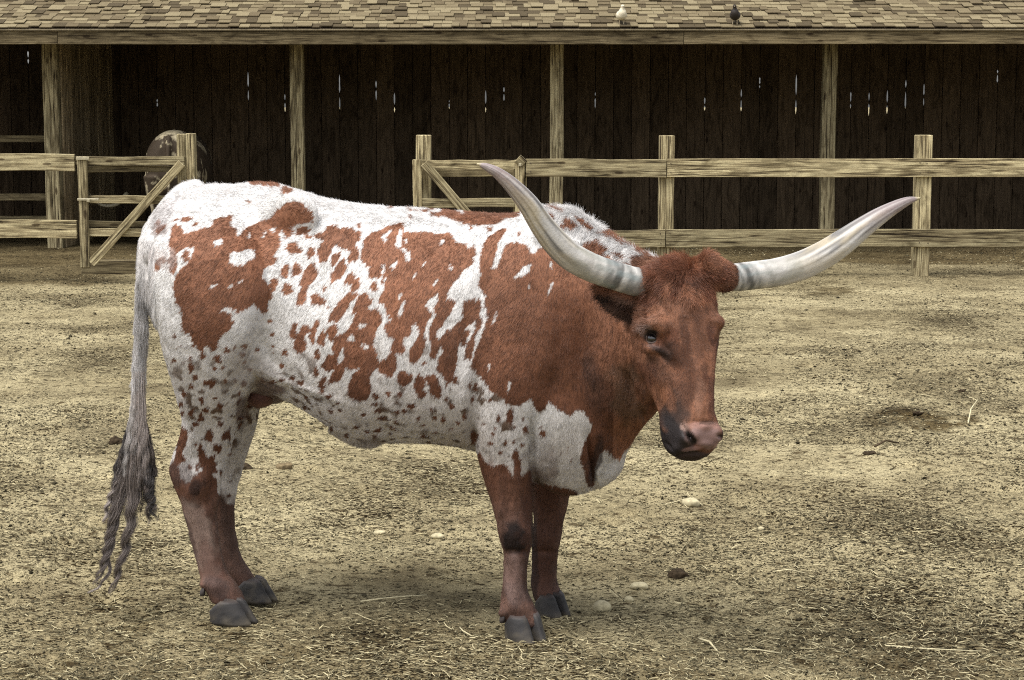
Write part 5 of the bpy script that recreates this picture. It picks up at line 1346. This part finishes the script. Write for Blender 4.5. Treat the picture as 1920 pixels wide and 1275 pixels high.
# tail switch: wavy locks, splitting into two long ringlets
def locks(name, strands, per, seed):
    r_ = np.random.default_rng(seed); allp = []; rad = []; col = []
    for (pts, spread0, spread1, wav, shade) in strands:
        K = interp(pts, 26); base = np.array([at(a, b, c) for a, b, c in K])
        m = per; k = 26; t = np.linspace(0, 1, k)
        o0 = r_.normal(0, 1, (m, 3)) * np.array([1, 1, .3]) ; o1 = o0 * .6 + r_.normal(0, 1, (m, 3)) * np.array([1, 1, .4]) * .6
        off = o0[:, None] * spread0 * (1 - t)[None, :, None] + o1[:, None] * spread1 * t[None, :, None]
        ph = r_.uniform(0, 6.28) + r_.normal(0, .35, m)
        fr_ = r_.uniform(4.2, 5.6)
        w = wav * np.clip(t * 1.6, 0, 1)[None]
        off[..., 0] += w * np.sin(6.28 * fr_ * t[None] + ph[:, None]); off[..., 1] += w * np.cos(6.28 * fr_ * t[None] + ph[:, None])
        ln = r_.uniform(.72, 1.0, m)
        # strands of different length: resample along the lock
        tt = t[None] * ln[:, None] * (k - 1); i = np.clip(tt.astype(int), 0, k - 2); f = (tt - i)[..., None]
        full = base[None] + off
        p = np.take_along_axis(full, i[..., None].repeat(3, 2), 1) * (1 - f) + np.take_along_axis(full, (i + 1)[..., None].repeat(3, 2), 1) * f
        allp.append(p); rad.append(r_.uniform(.0003, .00055, m))
        col.append(np.array(shade)[None] * r_.uniform(.35, 1.5, m)[:, None])
    hair_obj(name, np.concatenate(allp), np.concatenate(rad), np.clip(np.concatenate(col), .006, .8), M['hair'])
S_ = []
rs = random.Random(5)
dk = (.07, .062, .06); md = (.17, .14, .125); lt = (.36, .31, .285)
for j in range(6):
    a = rs.uniform(-1, 1)
    S_.append(([(259 + a * 6, 690 + rs.uniform(0, 60), 6.19), (258 + a * 13, 780, 6.18), (255 + a * 22, 840, 6.17), (252 + a * 30, 890 + rs.uniform(0, 40), 6.17)], .005, .005, .003, rs.choice([lt, (.42, .39, .37)])))
for j in range(20):
    a = rs.uniform(-1, 1); e_ = rs.uniform(850, 985)
    S_.append(([(256 + a * 8, 775 + rs.uniform(0, 40), 6.2), (256 + a * 24, 840, 6.2 + rs.uniform(-.03, .03)), (252 + a * 36, 890, 6.2), (248 + a * 32, e_, 6.2)], .006, .007, .004, rs.choice([dk, dk, md, lt])))
for j in range(7):
    S_.append(([(258, 830 + j * 4, 6.2), (272 + rs.uniform(-6, 8), 890, 6.18), (280 + rs.uniform(-8, 10), 930, 6.18), (284 + rs.uniform(-12, 10), 975 + rs.uniform(-20, 14), 6.18)], .006, .004, .007, rs.choice([md, dk])))
S_ += [([(248, 840, 6.2), (232, 900, 6.2), (216, 960, 6.19), (206, 1010, 6.19), (194, 1060, 6.18), (176, 1100, 6.18)], .012, .0022, .0095, md)] * 2
S_ += [([(254, 850, 6.18), (250, 920, 6.18), (246, 970, 6.17), (236, 1020, 6.17), (222, 1070, 6.17), (205, 1118, 6.17)], .012, .0022, .0095, md)] * 2
S_ += [([(240, 860, 6.2), (222, 900, 6.2), (204, 940, 6.2), (195, 985, 6.2)], .008, .003, .006, lt), ([(236, 850, 6.2), (226, 900, 6.2), (216, 930, 6.2), (212, 960, 6.2)], .008, .004, .006, md),
       ([(225, 950, 6.2), (218, 985, 6.2), (208, 1030, 6.2), (198, 1085, 6.2), (166, 1112, 6.2)], .003, .002, .007, lt)]
locks('tail_switch', S_, 260, 4)

# ------------------------------------------------------------------ second animal in the shed, seen from behind
def secs(keys, n=40, ax='y'):
    rings = []
    for (x, y, z, hw, hh) in interp(keys, n):
        if ax == 'y': rings.append(np.stack([x + hw * np.cos(TH_), np.full(40, y), z + hh * np.sin(TH_)], -1))
        else: rings.append(np.stack([x + hw * np.cos(TH_), y + hh * np.sin(TH_), np.full(40, z)], -1))
    return loft(rings)
ox = at(320, 320, 21.6)[0]; oy = 21.5
pr2 = [secs([(0, 0, 1.02, .14, .20), (0, .06, .98, .24, .33), (0, .2, .95, .31, .40), (0, .45, .93, .335, .43), (0, .8, .90, .35, .42), (0, 1.15, .92, .31, .40), (0, 1.4, .94, .24, .36), (-.03, 1.6, .95, .16, .26)]),
       secs([(-.03, 1.5, .98, .14, .22), (-.12, 1.75, .85, .11, .17), (-.3, 1.85, .68, .10, .13), (-.48, 1.75, .55, .09, .10), (-.60, 1.62, .44, .06, .06)]),
       secs([(0, .02, 1.30, .03, .03), (0, -.03, 1.15, .028, .028), (0, -.05, .9, .022, .022), (0, -.06, .62, .02, .02)], 20, 'z')]
for sx_, yy in ((-.19, .16), (.19, .16), (-.16, 1.35), (.16, 1.35)):
    pr2.append(secs([(sx_, yy, .85, .13, .17), (sx_, yy, .65, .10, .12), (sx_, yy + .03, .46, .055, .07), (sx_, yy + .03, .28, .04, .045), (sx_, yy, .1, .045, .05), (sx_, yy - .02, .0, .055, .07)], 30, 'z'))
m2 = union_mesh('body', pr2, .016, 5)
v2, n2_ = mesh_arrays(m2); m2.materials.clear(); m2.materials.append(M['hide'])
f2 = fbm(v2, 6.0, 3, 15.0); f3 = fbm(v2, 22.0, 3, 25.0)
wsp = np.clip((f2 + .5 * f3 + .35 * np.exp(-((v2[:, 0] - .02) ** 2) / .03) * (v2[:, 2] > 1.0) - .12) / .06, 0, 1)[:, None]
put_col(m2, np.array([.05, .036, .023]) * (1 - wsp) + np.array([.34, .29, .19]) * wsp * (1 + fbm(v2, 40, 3, 2))[:, None])
m2.polygons.foreach_set('use_smooth', np.ones(len(m2.polygons), bool))
cow2 = empty('roan_cow', (ox, oy, 0), 'dark speckled cow seen from behind in the shed behind the left gate post', 'cow')
o = bpy.data.objects.new('body', m2); C.objects.link(o); o.parent = cow2
def horn2(pts):
    P = interp([p + (0, 0) for p in pts], 24)[:, :3]; rings = []; T = np.gradient(P, axis=0); T /= np.linalg.norm(T, axis=1)[:, None]
    t = np.linspace(0, 2 * math.pi, 12, endpoint=False)
    for i, (p, d) in enumerate(zip(P, T)):
        a = np.cross(d, (0, 1, .1)); a /= np.linalg.norm(a); b = np.cross(a, d); r = .026 * (1 - (i / 23) ** 1.5) + .002
        rings.append(p + r * (np.cos(t)[:, None] * a + np.sin(t)[:, None] * b))
    V, Fc = loft(rings); me = mesh_np('horn', V, Fc, M['horn'], True); put_col(me, np.repeat(np.array([[.42, .37, .25]]), len(V), 0))
    o = bpy.data.objects.new('horn', me); C.objects.link(o); o.parent = cow2
hx = at(215, 384, 23.0)[0] - ox
horn2([(hx + .12, 1.66, .58), (hx + .02, 1.55, .46), (hx - .12, 1.5, .44), (hx - .24, 1.5, .50), (hx - .30, 1.5, .60)])

# ------------------------------------------------------------------ pigeons on the roof
def pigeon(name, px, colr, legc, label, yaw):
    s_up = 0.085
    base = eave + roof_pt(0, s_up, .02); x = (px - CX) / F * (base[1] * cp + (CAMZ - base[2]) * sp)
    t = empty(name, (x, base[1], base[2]), label, 'pigeon')
    t.rotation_euler[2] = yaw
    E = lambda c, r, n=14: (lambda u: loft([np.stack([c[0] + r[0] * math.sin(a) * np.cos(TH_), c[1] + r[1] * math.sin(a) * np.sin(TH_), np.full(40, c[2] + r[2] * math.cos(a))], -1) for a in u]))(np.linspace(0, math.pi, n)[1:-1])
    me = union_mesh('body', [E((0, 0, .095), (.060, .085, .055)), E((0, -.045, .115), (.045, .045, .055)), E((0, -.055, .155), (.024, .026, .045)), E((0, -.062, .188), (.021, .025, .021)), E((0, .10, .075), (.030, .075, .014))], .006, 4)
    me.materials.clear(); me.materials.append(colr); me.polygons.foreach_set('use_smooth', np.ones(len(me.polygons), bool))
    o = bpy.data.objects.new('body', me); C.objects.link(o); o.parent = t
    for sgn in (-1, 1):
        rings = [np.stack([sgn * .024 + r * np.cos(TH_[::5]), r * np.sin(TH_[::5]) - .01, np.full(8, z)], -1) for z, r in ((-.012, .005), (.03, .0045), (.055, .011))]
        V, Fc = loft(rings); V = list(V); n0 = len(V)
        for a in (-.5, 0, .5):
            b = len(V); V += [(sgn * .024 + math.sin(a) * .006 - .003, -.01, -.008), (sgn * .024 + math.sin(a) * .006 + .003, -.01, -.008), (sgn * .024 + math.sin(a) * .03, -.045, -.016), (sgn * .024, -.012, .0)]
            Fc += [(b, b + 1, b + 2), (b, b + 2, b + 3), (b + 1, b + 3, b + 2), (b, b + 3, b + 1)]
        lm = mesh_np('leg', np.array([tuple(v) for v in V]), Fc, legc)
        o = bpy.data.objects.new('leg', lm); C.objects.link(o); o.parent = t
    V, Fc = loft([np.stack([r * np.cos(TH_[::5]), np.full(8, y), .186 + r * np.sin(TH_[::5])], -1) for y, r in ((-.078, .007), (-.09, .005), (-.104, .001))])
    o = bpy.data.objects.new('beak', mesh_np('beak', V, Fc, legc)); C.objects.link(o); o.parent = t
M['pig_w'] = plain('white_feathers', (.62, .56, .42), .8, .2, .15, 90); M['pig_d'] = plain('black_feathers', (.022, .016, .012), .6, .3, .4, 90)
M['pig_leg'] = plain('scaly_legs', (.40, .33, .22), .7, .2, .2, 90)
pigeon('pigeon', 1165, M['pig_w'], M['pig_leg'], 'white pigeon standing on the shingled roof', .15)
pigeon('pigeon', 1378, M['pig_d'], M['pig_leg'], 'black pigeon standing on the shingled roof', -.2)
